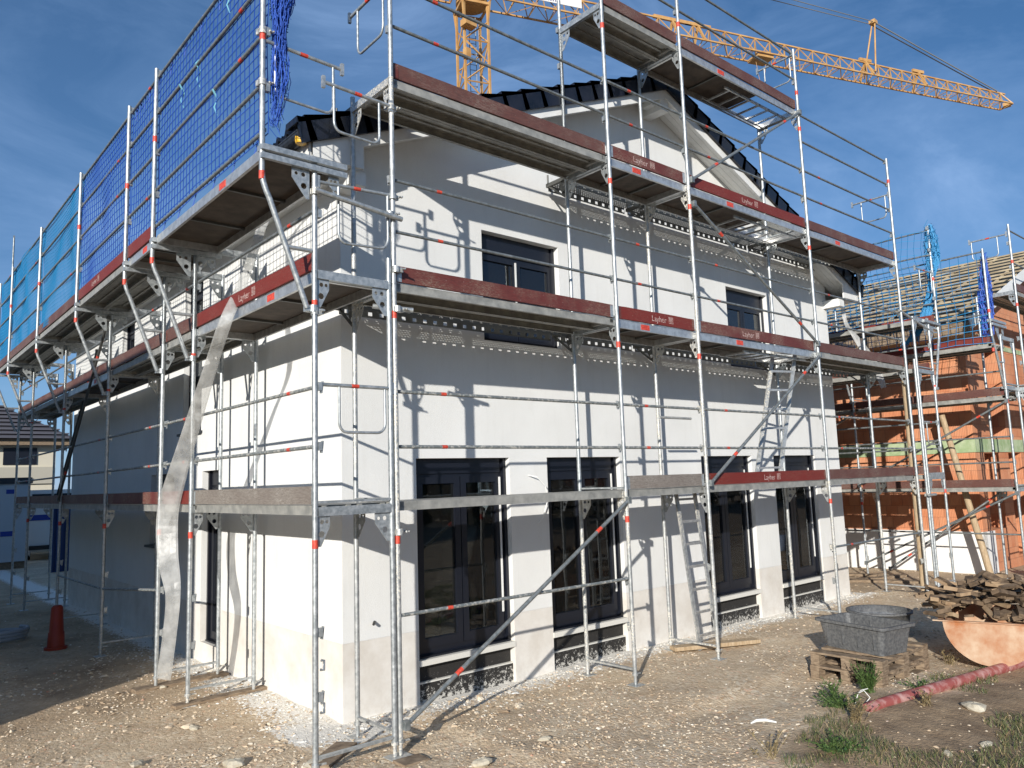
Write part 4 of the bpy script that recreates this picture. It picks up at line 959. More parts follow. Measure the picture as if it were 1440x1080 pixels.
# faded red pole
p, q = Vector((4.5, -2.27, .12)), Vector((9.6, -3.12, .11)); pole = MB().tube([p, p.lerp(q, .01), p.lerp(q, .5) + Vector((0, 0, .01)), q], [.045, .055, .055, .055], 14).build('red_pole', redpole, None, base=p); tag(pole, 'long faded red steel tube lying in the grass by the rusty trough', 'pole')
def rock(x, y, r, label, seed):
    st = random.getstate(); random.seed(seed); mb = MB(); n = 12
    import itertools
    vs = []; fs = []; rows = 5
    for i in range(rows+1):
        th = math.pi*i/rows
        for j in range(n): a = 2*math.pi*j/n; rr = 1 + .28*noise.noise((math.cos(a)*1.3 + seed, math.sin(a)*1.3, th)); vs.append((math.sin(th)*math.cos(a)*rr*r*1.25, math.sin(th)*math.sin(a)*rr*r*.8, math.cos(th)*rr*r*.42))
    for i in range(rows):
        for j in range(n): fs.append((i*n+j, (i+1)*n+j, (i+1)*n+(j+1) % n, i*n+(j+1) % n))
    mb.add(vs, fs); o = mb.build('stone', stone_m); o.location = (x, y, gh(x, y) + r*.25); o.rotation_euler = (rnd(-.15, .15), rnd(-.15, .15), rnd(0, 3)); tag(o, label, 'stone', 'larger stones on the ground'); random.setstate(st)
rock(5.17, -2.97, .1, 'pale flat stone in the grass below the red pole', 3)
for i, (x, y, r, lb) in enumerate(((.05, 4.05, .05, 'white fist sized stone at the edge of the shadow'), (-.3, .9, .09, 'broken pale rubble lump left of the front corner pole'), (.15, .35, .07, 'pale lump beside the short dusty plank'),
        (1.15, -.65, .08, 'grey rubble stone nearest to the camera at the bottom edge'), (-.9, 1.5, .06, 'pale stone at the bottom left corner'), (1.9, -.6, .05, 'small pale stone right of the diagonal brace foot'), (3.9, -3.2, .045, 'small pale stone in the near grass'), (4.3, -3.35, .05, 'cream stone at the bottom right of the grass'), (-.2, 2.2, .05, 'small white stone left of the first soleplate'))):
    rock(x, y, r, lb, 20+i)
# curved white offcut and scraps
mb = MB(); mb.tube([(3.47, -1.68, .09), (3.53, -1.7, .105), (3.6, -1.75, .105), (3.67, -1.82, .085)], [.008, .016, .016, .008], 6, flat=.3); o = mb.build('plastic_scrap', mat('white_scrap', (.75, .74, .7), .5), None, base=(3.4, -1.7, .1)); tag(o, 'curved white plastic scrap on the gravel', 'scrap')
mb = MB(); mb.tube([(4.62, -2.1, .1), (4.66, -2.12, .2), (4.72, -2.15, .22), (4.73, -2.2, .16), (4.68, -2.18, .12)], .005, 5); mb.tube([(4.66, -2.12, .2), (4.63, -2.16, .24), (4.7, -2.2, .25)], .004, 5); o = mb.build('white_hook', MATS['white_scrap'], None, base=(4.65, -2.15, .1)); tag(o, 'small white plastic bit at the tip of the red pole', 'scrap')
# rail offcut / slats in the foreground
# pallets
def pallet(z, label, dx=0, rzv=0):
    e = empty('pallet', (6.0 + dx, -1.62, z), label, 'pallet', 'pallets in the stack')
    for i in range(5): y = 0; x = -.6 + .0725 + i*.26375; MB().b2((6.0+dx+x-.07, -2.02, z+.122), (6.0+dx+x+.07, -1.22, z+.144)).build('deck_board', wood_old, e)
    for y in (-1.97, -1.62, -1.27): MB().b2((5.4+dx, y-.05, z+.1), (6.6+dx, y+.05, z+.1215)).build('stringer_board', wood_old, e)
    for y in (-1.97, -1.62, -1.27):
        MB().b2((5.4+dx, y-.05, z), (6.6+dx, y+.05, z+.022)).build('bottom_board', wood_old, e)
        for x in (5.472, 6.0, 6.528): MB().b2((x-.07+dx, y-.049, z+.0225), (x+.07+dx, y+.049, z+.0995)).build('block', wood_old, e)
    e.rotation_euler = (0, 0, rzv); return e
pallet(.06, 'lower weathered wooden pallet standing on the gravel'); pallet(.206, 'upper weathered wooden pallet under the black mortar tub', .015, .012)
# rectangular tub
def tub(cx, cy, z, rzv, L=.86, W=.56, Hh=.32):
    mb = MB(); 
    def ring(l, w_, zz, r=.05): 
        pts = []
        for sx, sy_, a0 in ((1, 1, 0), (-1, 1, 90), (-1, -1, 180), (1, -1, 270)):
            for k in range(5): a = R(a0 + k*22.5); pts.append((sx*(l/2-r) + r*math.cos(a), sy_*(w_/2-r) + r*math.sin(a), zz))
        return pts
    rings = [ring(L*.86, W*.82, 0), ring(L*.97, W*.96, Hh-.03), ring(L+.05, W+.05, Hh-.03), ring(L+.05, W+.05, Hh), ring(L*.97, W*.96, Hh), ring(L*.86, W*.82, .03)]
    vs = [v for r_ in rings for v in r_]; n = 20; mb.add(vs, [(i*n+j, i*n+(j+1) % n, (i+1)*n+(j+1) % n, (i+1)*n+j) for i in range(5) for j in range(n)]); mb.add(rings[0], [tuple(range(n))[::-1]]); mb.add(rings[-1], [tuple(range(n))])
    for s in (-1, 1): 
        for k in range(4): mb.b2((-.3+k*.2-.006, s*W*.44-.01, .06), (-.3+k*.2+.006, s*W*.455+.01, Hh-.04))
    o = mb.build('mortar_tub', tubm); o.location = (cx, cy, z); o.rotation_euler = (0, 0, rzv); return o
o = tub(5.93, -1.62, .352, R(78), .86, .54, .31); tag(o, 'black rectangular mortar tub smeared with cement, standing on the pallets', 'tub', 'mortar tubs')
mb = MB(); prof = [(.34, 0), (.4, .3), (.43, .3), (.43, .33), (.39, .33), (.36, .12)]; n = 32; vs = [(r*math.cos(2*math.pi*j/n), r*math.sin(2*math.pi*j/n), z) for r, z in prof for j in range(n)]
mb.add(vs, [(i*n+j, i*n+(j+1) % n, (i+1)*n+(j+1) % n, (i+1)*n+j) for i in range(5) for j in range(n)], 0, True)
for a in (.5, 3.6): mb.tube([(.42*math.cos(a-.2), .42*math.sin(a-.2), .27), (.47*math.cos(a), .47*math.sin(a), .25), (.42*math.cos(a+.2), .42*math.sin(a+.2), .27)], .012, 6)
o = mb.build('round_tub', tubm); o.location = (8.18, -.76, .07); tag(o, 'round grey tub with dried cement behind the rectangular tub', 'tub', 'mortar tubs')
c = MB(); c.add([(.37*math.cos(2*math.pi*j/n), .37*math.sin(2*math.pi*j/n), .24 + .015*noise.noise((j*.5, 0, 0))) for j in range(n)] + [(0, 0, .27)], [(j, (j+1) % n, n) for j in range(n)]); c.build('cement_fill', cement, None).parent = o
# rusty half drum trough with wood
rv = Vector((.318, -.948, 0)); av = Vector((.948, .318, 0)); C0 = Vector((6.88, -2.6, .13)); RAD = .47
tr = empty('rusty_trough', C0, 'rusty half round steel trough filled with a heap of wood offcuts', 'trough')
mb = MB(); n = 24; zc = RAD; pl = [C0 + rv*(-RAD*math.cos(math.pi*i/n)) + Vector((0, 0, zc - RAD*math.sin(math.pi*i/n))) for i in range(n+1)]
mb.add(pl + [p + av*.012 for p in pl], [tuple(range(n+1)), tuple(range(n+1, 2*n+2))[::-1]] + [(i, i+1, n+2+i, n+1+i) for i in range(n)]); mb.build('end_plate', rust, tr)
mb = MB(); LN = 1.5; mb.add([p + av*.013 for p in pl] + [p + av*LN for p in pl], [(i, i+1, n+2+i, n+1+i) for i in range(n)], 0, True); mb.add([p + av*LN for p in pl], [tuple(range(n+1))]); mb.build('shell', rust, tr)
mb = MB(); mb.beam(C0 - rv*(RAD+.1) + Vector((0, 0, zc+.006)), C0 + rv*(RAD+.02) + Vector((0, 0, zc+.006)), .05, .012, up=(0, 0, 1)); mb.beam(C0 - rv*(RAD+.02) + Vector((0, 0, zc+.006)), C0 - rv*(RAD+.02) + av*LN + Vector((0, 0, zc+.006)), .06, .012); mb.build('rim_flange', rust, tr)
rg = random.Random(5); wl = 'short weathered wood offcut in the heap on the rusty trough'
protos = []
fresh = mat('fresh_wood_end', rough=.8, fn=var((.25, .16, .09), (.42, .3, .18), 10, .3, .7)); dark_wood = mat('dark_offcut_wood', rough=.85, fn=var((.06, .038, .022), (.24, .165, .1), 14, .3, .75))
for k in range(10):
    L = rg.uniform(.14, .38); w_ = rg.uniform(.05, .1); h = rg.uniform(.022, .05); mb = MB(); mb.box((0, 0, 0), (L, w_, h)); o = mb.build('tmp', dark_wood if k % 4 else fresh); protos.append(o.data); bpy.data.objects.remove(o)
zr = C0.z + RAD
def heap(t, s):                      # top of the heap over the trough plane
    return max(0, .40*(1 - ((t-.75)/1.3)**2) * (1 - (max(0, abs(s-.18) - .15)/.95)**2))
for k in range(230):
    t = rg.uniform(.02, 1.75); s = rg.uniform(-.62, 1.0); h = heap(t, s); z = zr + .02 + h*(rg.random()**.45)
    if h < .03: z = zr + rg.uniform(-.25, 0) if abs(s) > RAD or t > 1.5 else zr
    if abs(s) > RAD + .05: z -= (abs(s)-RAD)*.5*rg.random()
    if t < .12: z = zr + .03 + rg.uniform(0, .1)
    o = bpy.data.objects.new('wood_offcut', protos[k % 10]); COL.objects.link(o); o.location = C0 + av*(t + .1) + rv*s + Vector((0, 0, z - C0.z)); o.rotation_euler = (rg.gauss(0, .3), rg.gauss(0, .25), rg.gauss(0, .8) + (0 if k % 2 else 1.3)); tag(o, wl, 'wood offcut', 'wood offcuts heaped on the trough')
# traffic cone
cone = empty('traffic_cone', (-.35, 7.9, gh(-.35, 7.9)), 'tall dark orange barrier cone standing in the shade beside the scaffold', 'cone'); x, y, z = cone.location
MB().tube([(x, y, z+.03), (x, y, z+.25), (x, y, z+.26), (x, y, z+.62), (x, y, z+.65)], [.12, .11, .1, .08, .055], 18).build('cone_body', orange, cone); MB().tube([(x, y, z-.01), (x, y, z+.04)], .16, 8).build('foot', orange, cone)
# pale blue bucket near the block house
bk = empty('bucket', (15.9, -.1, .08), 'white and blue bucket in front of the block house openings', 'bucket'); MB().tube([(15.9, -1.6, .5), (15.9, -1.6, .85)], [.14, .17], 16).build('pail', mat('pale_blue_plastic', (.45, .55, .75), .5), bk) if False else None
bpy.data.objects.remove(bk)
bk = empty('bucket', (14.2, -1.55, .5), 'pale blue bucket on a crate by the block house', 'bucket'); MB().tube([(14.2, -1.55, .5), (14.2, -1.55, .86)], [.15, .18], 16).build('pail', mat('pale_blue_plastic', (.45, .55, .75), .5), bk); MB().tube([(14.38, -1.55, .84), (14.3, -1.65, .98), (14.1, -1.65, .98), (14.02, -1.55, .84)], .006, 6).build('handle', galv, bk)
cr = empty('crate', (14.2, -1.55, .08), 'low wooden crate under the pale blue bucket', 'crate')
for i in range(4): MB().b2((13.9, -1.85, .1+i*.1), (14.5, -1.83, .18+i*.1)).build('slat', wood_old, cr); MB().b2((13.9, -1.27, .1+i*.1), (14.5, -1.25, .18+i*.1)).build('slat', wood_old, cr); MB().b2((13.88, -1.83, .1+i*.1), (13.899, -1.27, .18+i*.1)).build('slat', wood_old, cr)
MB().b2((13.9, -1.83, .475), (14.5, -1.27, .498)).build('lid', wood_old, cr)

# ------------------------------------------------------------------ block house on the right
BH = empty('block_house', (15.5, .25, 0), 'unfinished orange clay block house with bare roof battens, right of the white house', 'house')
BX0, BX1, BY0, BY1 = 15.5, 27.4, .25, 12.5
mb = MB(); hs = [(.5, .95, 1.45, 2.62), (2.05, .3, 2.95, 2.62), (3.5, .3, 4.6, 2.62), (5.6, .3, 7.6, 2.62), (1.2, 3.0, 2.1, 5.05), (4.2, 3.7, 5.4, 5.0), (7.4, 3.7, 8.6, 5.0)]
wall_mesh(mb, (BX0, BY0, 0), (1, 0, 0), (0, -1, 0), BX1-BX0, 5.35, hs)
brx = (BX0+BX1)/2; brz = 5.46 + .414*(brx - 14.95)
q = [(BX0, BY0, 5.35), (BX1, BY0, 5.35), (BX1, BY0, 5.45), (brx, BY0, brz-.2), (BX0, BY0, 5.45)]; mb.add(q, [(0, 1, 2, 3, 4)])
wall_mesh(mb, (BX0, BY0, 0), (0, 1, 0), (-1, 0, 0), BY1-BY0, 5.4, [(4.2, 1.3, 5.4, 2.5), (7.6, 1.3, 8.8, 2.5), (3.4, 3.7, 4.5, 4.9), (8, 3.7, 9, 4.9)]); mb.quad((BX1, BY0, 0), (BX1, BY1, 0), (BX1, BY1, 5.4), (BX1, BY0, 5.4)); mb.quad((BX0, BY1, 0), (BX0, BY1, 5.4), (BX1, BY1, 5.4), (BX1, BY1, 0))
mb.build('wall', brick_m, BH)
MB().b2((BX0-.06, BY0-.06, -.2), (BX0+.48, BY0-.001, .95)).build('plinth', mat('white_plinth', (.8, .79, .76), .9), BH); MB().b2((BX0-.06, BY0-.06, -.2), (BX0-.001, BY1, .95)).build('plinth', MATS['white_plinth'], BH)
gb = mat('green_insulation_band', rough=.8, fn=var((.3, .4, .2), (.45, .52, .33), 4, .4, .6)); mb = MB(); mb.b2((BX0-.02, BY0-.02, 2.64), (BX1, BY0-.001, 2.93)); mb.b2((BX0-.02, BY0, 2.64), (BX0-.001, BY1, 2.93)); mb.build('ring_band', gb, BH)
mb = MB(); mb.b2((BX0-.015, BY0-.015, 5.05), (BX1, BY0-.001, 5.16)); mb.b2((BX0-.015, BY0, 5.05), (BX0-.001, BY1, 5.16)); mb.build('ring_band', gb, BH)
MB().b2((BX0+.37, BY0+.37, 2.7), (BX1-.1, BY1-.1, 2.95)).build('floor_slab', concrete, BH)
MB().b2((BX0+.37, BY0+2.5, .0), (BX1-.1, BY0+2.7, 5.2)).build('inner_wall', concrete, BH)
for a, b, c, d in ((16.45, 17.5, .2, 2.6), (18.0, 18.9, .2, 2.6), (17.2, 18.3, 3.0, 5.0)): MB().b2((a+.45, BY0+.38, c), (b+.3, BY0+.42, d)).build('shutter_panel', mat('grey_green_panel', (.3, .32, .24), .8), BH)
def bslope(d, y, off=0): x = brx - d; return Vector((x, y, 5.46 + .414*(x-14.95))) + Vector((-.414, 0, 1)).normalized()*off
hb = brx - 14.85; mb = MB(); A, B = bslope(0, -.1, -.03), bslope(hb, -.1, -.03); e = Vector((0, 13, 0))
mb.add([A, B, B+e, A+e, A-Vector((0, 0, .02)), B-Vector((0, 0, .02)), B+e-Vector((0, 0, .02)), A+e-Vector((0, 0, .02))], [(0, 3, 2, 1), (4, 5, 6, 7), (0, 1, 5, 4)]); mb.build('roof_membrane', mat('dark_membrane', (.03, .035, .03), .8), BH)
mb = MB(); A2 = Vector((2*brx, 0, 0)); mb.add([(brx, -.1, brz), (BX1+.6, -.1, brz-.414*(BX1+.6-brx)), (BX1+.6, 12.9, brz-.414*(BX1+.6-brx)), (brx, 12.9, brz)], [(0, 1, 2, 3)]); mb.build('roof_membrane', MATS['dark_membrane'], BH)
rg = random.Random(2)
for i in range(16):
    d = .12 + i*(hb-.15)/15.2; y = -.12
    while y < 12.8:
        L = rg.choice((2.6, 3.4, 4.2)); y1 = min(12.9, y+L); p = bslope(d, y, .035 + rg.uniform(0, .01)); q = bslope(d + rg.uniform(-.015, .015), y1 - .01, .035 + rg.uniform(0, .01)); MB().beam(p, q, .07, .03, up=(-.414, 0, 1)).build('roof_batten', batten_m, BH); y = y1
for i in range(15): y = .3 + i*.85; MB().beam(bslope(0, y, .0), bslope(hb, y, .0), .06, .03, up=(-.414, 0, 1)).build('counter_batten', batten_m, BH)
mb = MB(); A, B = bslope(0, -.12, -.1), bslope(hb, -.12, -.1); mb.beam(A, B, .03, .24, up=(-.414, 0, 1)); mb.build('barge_board', whitew, BH); MB().b2((14.86, -.1, 5.12), (14.9, 12.9, 5.38)).build('fascia', wood_old, BH); MB().b2((14.9, -.1, 5.12), (15.49, 12.9, 5.15)).build('soffit', wood_new, BH)
for i in range(30):
    if i % 2: continue
    y = rg.uniform(.5, 11); d = rg.uniform(.6, hb-.6); 
# ------------------------------------------------------------------ tower crane
Mx, My = 21.185, 24.249; JD = Vector((59.372-Mx, 10.495-My, 0)); JL = JD.length; JD.normalize(); JS = Vector((-JD.y, JD.x, 0)); HZ = 28.0; UP = Vector((0, 0, 1)); M0 = Vector((Mx, My, 0))
cr = empty('tower_crane', (Mx, My, 0), 'yellow lattice tower crane behind the white house roof, its jib reaching right', 'crane')
def lat(mb, a, b, r=.045): mb.tube([a, b], r, 4, caps=False)
W = .66
mb = MB()
cs = [JD*s + JS*t for s, t in ((W, W), (W, -W), (-W, -W), (-W, W))]
for c in cs: mb.beam(M0 + c, M0 + c + UP*(HZ-.6), .11, .11)
st = 1.15; k = int((HZ-.6)/st)
for i in range(k):
    for f in range(4):
        a, b = cs[f], cs[(f+1) % 4]; z0, z1 = i*st, (i+1)*st
        p, q = (a, b) if i % 2 else (b, a); lat(mb, M0 + p + UP*z0, M0 + q + UP*z1, .04); 
        if i % 2 == 0: lat(mb, M0 + a + UP*z0, M0 + b + UP*z0, .045)
mb.build('mast', crane_m, cr)
mb = MB()
for s in (-.18, .18): lat(mb, M0 + JD*s, M0 + JD*s + UP*(HZ-1), .025)
for i in range(90): lat(mb, M0 - JD*.18 + UP*(.3*i), M0 + JD*.18 + UP*(.3*i), .018)
mb.build('mast_ladder', cranegrey, cr)
mb = MB(); mb.tube([M0 + UP*(HZ-.35), M0 + UP*(HZ-.05)], .85, 20)
for c in cs: mb.beam(M0 + c*1.0 + UP*(HZ-1.5), M0 + c*1.15 + UP*(HZ-.4), .1, .1); 
for a, b in zip(cs, cs[1:] + cs[:1]): mb.beam(M0 + a*1.12 + UP*(HZ-.55), M0 + b*1.12 + UP*(HZ-.55), .1, .14)
mb.build('slewing_ring', crane_m, cr); MB().box(M0 - JS*.9 - JD*.5 + UP*(HZ-2.0), (.7, .5, .35)).build('slewing_motor', crane_m, cr); MB().box(M0 - JS*.8 - JD*.6 + UP*(HZ-3.6), (.3, .3, .5)).build('junction_box', crane_m, cr)
def jib(mb, s0, s1, h0, h1, w0, w1, n, z=HZ):
    for i in range(n):
        ta, tb = i/n, (i+1)/n; P = []
        for t in (ta, tb):
            s = s0 + (s1-s0)*t; h = h0 + (h1-h0)*t; w_ = w0 + (w1-w0)*t; c = M0 + JD*s + UP*z; P.append((c + JS*w_, c - JS*w_, c + UP*h))
        a, b = P
        for j in range(3): mb.beam(a[j], b[j], .085, .085)
        m = (a[2] + b[2])/2; top = M0 + JD*(s0 + (s1-s0)*(ta+tb)/2) + UP*(z + h0 + (h1-h0)*(ta+tb)/2)
        for j in (0, 1): lat(mb, a[j], top, .033); lat(mb, b[j], top, .033)
        lat(mb, a[0], a[1], .03); lat(mb, a[0] if i % 2 else a[1], b[1] if i % 2 else b[0], .025)
mb = MB(); jib(mb, 1.0, 13.5, 1.35, 1.25, .62, .6, 10); mb.build('jib_section', crane_m, cr)
mb = MB(); jib(mb, 13.5, 27, 1.25, 1.15, .6, .55, 12); mb.build('jib_section', crane_m, cr)
mb = MB(); jib(mb, 27, JL, 1.15, .95, .55, .5, 13); mb.beam(M0+JD*JL+JS*.5+UP*HZ, M0+JD*JL-JS*.5+UP*HZ, .1, .1); mb.beam(M0+JD*JL+JS*.5+UP*HZ, M0+JD*(JL-.5)+UP*(HZ+.95), .07, .07); mb.beam(M0+JD*JL-JS*.5+UP*HZ, M0+JD*(JL-.5)+UP*(HZ+.95), .07, .07); mb.box(M0+JD*(JL+.1)+UP*(HZ+.15), (.5, .4, .25)); mb.build('jib_section', crane_m, cr)
for s, w_ in ((12.6, 1.3), (14.4, .9), (27.5, .5), (32.2, .5)): 
    mb = MB(); c = M0 + JD*s + UP*HZ; mb.beam(c + JS*.6, c + UP*1.25, .12, .12); mb.beam(c - JS*.6, c + UP*1.25, .12, .12); mb.beam(c + UP*1.3 - JD*w_, c + UP*1.3 + JD*w_, .14, .2)
    mb.build('joint_plate', crane_m, cr)
SS = 27.8; sb = M0 + JD*SS + UP*(HZ+.3); stp = M0 + JD*(SS+.75) + UP*(HZ+4.1)
mb = MB(); 
for s in (-1, 1): mb.tube([sb + JS*.5*s, stp + JS*.12*s], .055, 6)
mb.box(stp + UP*.1, (.45, .4, .25)); mb.build('spreader', crane_m, cr)
mb = MB(); apex = M0 + UP*(HZ+4.6) - JD*.5; tip = M0 + JD*(JL-.9) + UP*(HZ+1.0)
for s in (-1, 1): mb.tube([stp + JS*.15*s, tip + JS*.1*s], .04, 5); mb.tube([stp + JS*.15*s + UP*.05, apex + JS*.25*s + UP*(.0 if s > 0 else .35)], .028, 5)
mb.build('stay_rope', cranegrey, cr)
mb = MB()
for a, b in zip(cs, cs[1:] + cs[:1]): lat(mb, M0 + a*.9 + UP*HZ, apex, .09); lat(mb, M0 + a*.9 + UP*(HZ+.1), M0 + b*.9 + UP*(HZ+.1), .08)
mb.build('cat_head', crane_m, cr)
mb = MB(); jib(mb, -1.0, -8.0, 1.0, 1.0, .6, .6, 6); mb.box(M0 - JD*7.4 + UP*(HZ+1.1), (1.4, 1.2, 1.4), Matrix((JD, JS, UP)).transposed()); mb.build('counter_jib', crane_m, cr)
sgM = Matrix((JD, JS, UP)).transposed(); mb = MB(); sc = M0 + JD*4.3 - JS*.66 + UP*(HZ+.62); mb.box(sc, (3.9, .03, .55), sgM); sg = mb.build('sign_panel', mat('white_panel', (.75, .74, .7), .6), cr)
cu = bpy.data.curves.new('t', 'FONT'); cu.body = 'ruthel.fr'; cu.size = .62; o = bpy.data.objects.new('t', cu); COL.objects.link(o); me = bpy.data.meshes.new_from_object(o.evaluated_get(bpy.context.evaluated_depsgraph_get())); bpy.data.objects.remove(o)
mb = MB().add([sc + sgM @ Vector((v.co.x - 1.5, -.02, v.co.y - .2)) for v in me.vertices], [tuple(p.vertices) for p in me.polygons]); mb.build('printed_word', mat('dark_blue_print', (.02, .03, .15), .5), sg)
mb = MB(); hk = M0 + JD*18.9 + UP*(HZ-.12); mb.box(hk, (1.2, 1.0, .2), sgM); [mb.tube([hk + JD*s, hk + JD*s*.4 - UP*1.6], .014, 4) for s in (-.4, .4)]; mb.build('trolley', crane_m, cr)

# ------------------------------------------------------------------ background left
FH = empty('cream_house', (-6, 31, 0), 'cream house with dark tiled roof and light window bands far behind the left scaffold', 'house')
crm = mat('cream_render', (.62, .57, .45), .9)
MB().b2((-8, 32, -.3), (3.9, 42, 4.55)).build('wall', crm, FH); MB().b2((-8.5, 31.5, 4.5), (4.5, 42.5, 4.75)).build('eaves', wood_old, FH)
mb = MB(); a = [(-8.6, 31.4, 4.75), (4.6, 31.4, 4.75), (4.6, 42.6, 4.75), (-8.6, 42.6, 4.75), (-3.5, 37, 7.2), (1.3, 37, 7.2)]; mb.add(a, [(0, 1, 5, 4), (1, 2, 5), (2, 3, 4, 5), (3, 0, 4), (0, 3, 2, 1)])
for i in range(12): t = i/12; mb.beam(Vector(a[0]).lerp(Vector(a[4]), t) + UP*.05, Vector(a[1]).lerp(Vector(a[5]), t) + UP*.05, .3, .06)
mb.build('roof', mat('grey_roof_tile', (.1, .1, .12), .6), FH); MB().b2((-8, 31.9, 2.9), (3.8, 31.995, 3.6)).build('balcony_panel', mat('beige_panel', (.45, .42, .34), .9), FH)
for x in (-.6, 2.0): MB().b2((x, 31.96, 3.7), (x+1.2, 31.998, 4.4)).build('window', anth, FH)
cp = empty('cupola', (3.3, 57, 0), 'small white round cupola rising behind the far cream house', 'tower'); MB().tube([(2.7, 57, 0), (2.7, 57, 8.6), (2.7, 57, 8.7), (2.7, 57, 9.2), (2.7, 57, 9.6), (2.7, 57, 9.75)], [.85, .85, 1.05, .95, .5, .1], 20).build('dome', whitew, cp); MB().tube([(2.7, 57, 9.7), (2.7, 57, 10.5)], .05, 6).build('finial', whitew, cp); MB().tube([(2.7, 57, 10.2), (2.7, 57, 10.35)], .18, 10).build('ball', whitew, cp)
ct = empty('site_container', (-2, 24, 0), 'large white site container with blue print in deep shade behind the scaffold', 'container'); MB().b2((-5.2, 24, .3), (1.75, 26.4, 2.95)).build('body', mat('white_sheet_metal', (.5, .53, .55), .5), ct); MB().b2((-5.2, 24.1, .0), (1.7, 26.3, .29)).build('skid', wood_old, ct); MB().b2((-5.25, 23.95, 2.8), (1.8, 26.45, 3.0)).build('roof_rim', anth2, ct)
for (x, z, w_, h) in ((.2, 2.15, 1.3, .12), (1.15, 1.2, .35, .16), (.75, 1.3, .18, .14), (.6, .9, .15, .12), (1.2, 2.55, .22, .14), (-.6, 1.7, .6, .1)): MB().b2((x-w_/2, 23.99, z-h/2), (x+w_/2, 23.999, z+h/2)).build('printed_mark', blueprint, ct)
tp = MB(); 
for i in range(14): x = 1.95 + i*.085; tp.b2((x, 21.6 + .05*math.sin(i*2.1), .0), (x+.1, 21.65 + .05*math.sin(i*2.1), 2.3))
o = tp.build('blue_tarp', mat('dark_blue_tarp', (.02, .05, .16), .45)); tag(o, 'dark blue tarpaulin hanging between the container and the white house', 'tarp')
wv = empty('white_van', (3.2, 27.5, 0), 'white van with blue stripe parked behind the blue tarp', 'van'); MB().b2((2.2, 27, .4), (4.4, 31, 2.6)).build('body', MATS['white_panel'], wv); MB().b2((2.3, 26.97, 2.15), (4.3, 26.999, 2.45)).build('rear_window', anth, wv); MB().b2((2.2, 26.98, 1.5), (4.4, 26.998, 1.7)).build('stripe', blueprint, wv); [MB().tube([(x, 27.8, .35), (x+.2, 27.8, .35)], .35, 16).build('wheel', rubber, wv) for x in (2.2, 4.2)]; MB().b2((2.25, 26.9, .45), (4.35, 26.97, .6)).build('bumper', rubber, wv)
hs_ = MB(); hs_.tube([(-.9+.35*math.cos(a*.5)*(1+a*.004), 9.3+.3*math.sin(a*.5), .08+.004*a) for a in range(40)], .035, 8); o = hs_.build('coiled_hose', mat('grey_hose', (.35, .36, .38), .5)); tag(o, 'coiled grey hose on the ground in the shade at the left edge', 'hose')
# neighbour to the left whose shadow falls over the yard
NH = empty('neighbour_house', (-6.6, .4, 0), 'tall rendered neighbour house left of the yard, casting the long shadow', 'house'); MB().b2((-17, .45, -.3), (-6.6, 22, 6.6)).build('wall', crm, NH)
mb = MB(); a = [(-17.3, .35, 6.6), (-6.4, .35, 6.6), (-6.4, 22.3, 6.6), (-17.3, 22.3, 6.6), (-12, .35, 8.0), (-12, 22.3, 8.0)]; mb.add(a, [(0, 4, 5, 3), (1, 2, 5, 4), (0, 1, 4), (2, 3, 5), (0, 3, 2, 1)]); mb.build('roof', MATS['grey_roof_tile'], NH)
for y in (2, 6, 10, 14): MB().b2((-6.62, y, 1), (-6.59, y+1.2, 2.3)).build('window', anth, NH); MB().b2((-6.62, y, 4), (-6.59, y+1.2, 5.3)).build('window', anth, NH)
# unseen trees added behind the camera to darken the pane reflections
def leafmass(c, d, n, mb, r=.12):
    for i in range(n):
        p = Vector(c) + Vector((rnd(-1, 1)*d[0], rnd(-1, 1)*d[1], rnd(-1, 1)*d[2])); a = Vector((rnd(-1, 1), rnd(-1, 1), rnd(-1, 1))).normalized()*r; b = a.cross(Vector((rnd(-1, 1), rnd(-1, 1), rnd(-1, 1)))).normalized()*r*.7
        mb.add([p-a, p+b, p+a, p-b], [(0, 1, 2, 3)])
mb = MB(); random.seed(3)
for i in range(34): x = -14 + i*2.6; leafmass((x, -27 + rnd(-1, 1), rnd(2.0, 2.9)), (2.2, 1.2, rnd(2, 2.9)), 420, mb, .42)
o = mb.build('reflected_trees', tree_m); tag(o, 'dense row of dark trees added behind the viewer to darken the pane reflections', 'trees', kind='stuff')

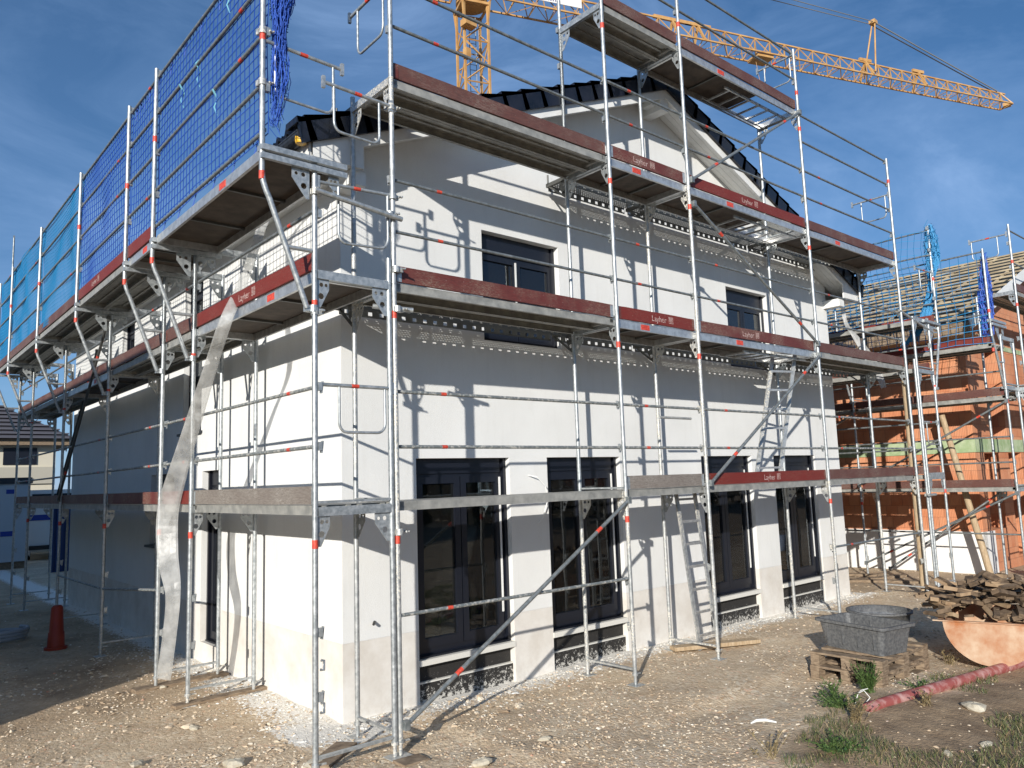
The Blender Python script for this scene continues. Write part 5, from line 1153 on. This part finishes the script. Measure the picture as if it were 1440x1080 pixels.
# ------------------------------------------------------------------ grass and weeds
random.seed(11); gm = MB(); dm = MB()
def blade(mb, x, y, z, h, w_, lean):
    a = rnd(0, 6.28); dx, dy = math.cos(a), math.sin(a); b = rnd(0, 6.28); lx, ly = math.cos(b)*lean*h, math.sin(b)*lean*h
    mb.add([(x-dx*w_, y-dy*w_, z-.005), (x+dx*w_, y+dy*w_, z-.005), (x+dx*w_*.6+lx*.4, y+dy*w_*.6+ly*.4, z+h*.6), (x-dx*w_*.6+lx*.4, y-dy*w_*.6+ly*.4, z+h*.6), (x+lx, y+ly, z+h)], [(0, 1, 2, 3), (3, 2, 4)])
cnt = 0
for i in range(120000):
    x = rnd(1.5, 14); y = soil_y(x) - rnd(-.12, 3.6)
    dd = math.hypot(x-CAM[0], y-CAM[1])
    if dd < 6.2: continue
    n_ = noise.noise((x*.9, y*.9, 4)) + .5*noise.noise((x*3, y*3, 8))
    if n_ < .08 + (.25 if soil_y(x) - y < .1 else 0): continue
    if 5.4 < x < 6.6 and y > -2.02: continue
    cnt += 1
    if cnt > 30000: break
    blade(dm if random.random() < .22 else gm, x, y, gh(x, y), rnd(.015, .06)*(1 + n_), rnd(.0015, .004)*(1.3 if dd > 8 else 1), rnd(.3, 1.3))
tag(gm.build('grass', grass_m), 'short green grass growing in patches on the brown soil', 'grass', kind='stuff'); tag(dm.build('dry_grass', dry_m), 'dry straw coloured grass between the green patches', 'grass', kind='stuff')
def weed(x, y, h, n, label, spread=.16, m=None, cat='weed'):
    mb = MB(); z = gh(x, y)
    for i in range(n):
        a = rnd(0, 6.28); s = rnd(.2, 1)*spread; hh = h*rnd(.4, 1); tip = Vector((x + math.cos(a)*s, y + math.sin(a)*s, z + hh)); b0 = Vector((x + rnd(-.06, .06), y + rnd(-.06, .06), z)); mb.tri3(b0, tip, .0025)
        for k in range(12):
            t = rnd(.2, 1); p = b0.lerp(tip, t); d = Vector((rnd(-1, 1), rnd(-1, 1), rnd(-.3, .8))).normalized(); L = rnd(.014, .04); sd = d.cross(Vector((0, 0, 1))).normalized()*L*.35
            mb.add([p, p + d*L*.5 + sd, p + d*L, p + d*L*.5 - sd], [(0, 1, 2, 3)])
    o = mb.build('weed', m or leaf_m, None, base=(x, y, z)); tag(o, label, cat, 'weeds on the soil')
weed(5.12, -2.0, .32, 60, 'bushy green weed growing against the corner of the pallets', .17); weed(4.75, -1.82, .22, 16, 'dark small weed left of the pallet corner', .12); weed(4.45, -2.0, .14, 50, 'low spreading weed at the left of the red pole tip', .26)
weed(3.3, -2.6, .1, 40, 'low green weed patch nearest to the camera', .3); weed(5.6, -2.3, .1, 18, 'flat weed under the front of the pallets', .22); weed(4.15, -2.35, .2, 20, 'dry brown stalks in front of the green weed', .2, dry_m); weed(5.0, -2.62, .16, 16, 'dry brown tuft right of the red pole tip', .16, dry_m); weed(2.85, -2.25, .2, 12, 'thin dry stalks at the bottom edge of the gravel', .2, dry_m); weed(7.0, -2.1, .18, 12, 'thin dry stalks beside the trough', .12, dry_m)
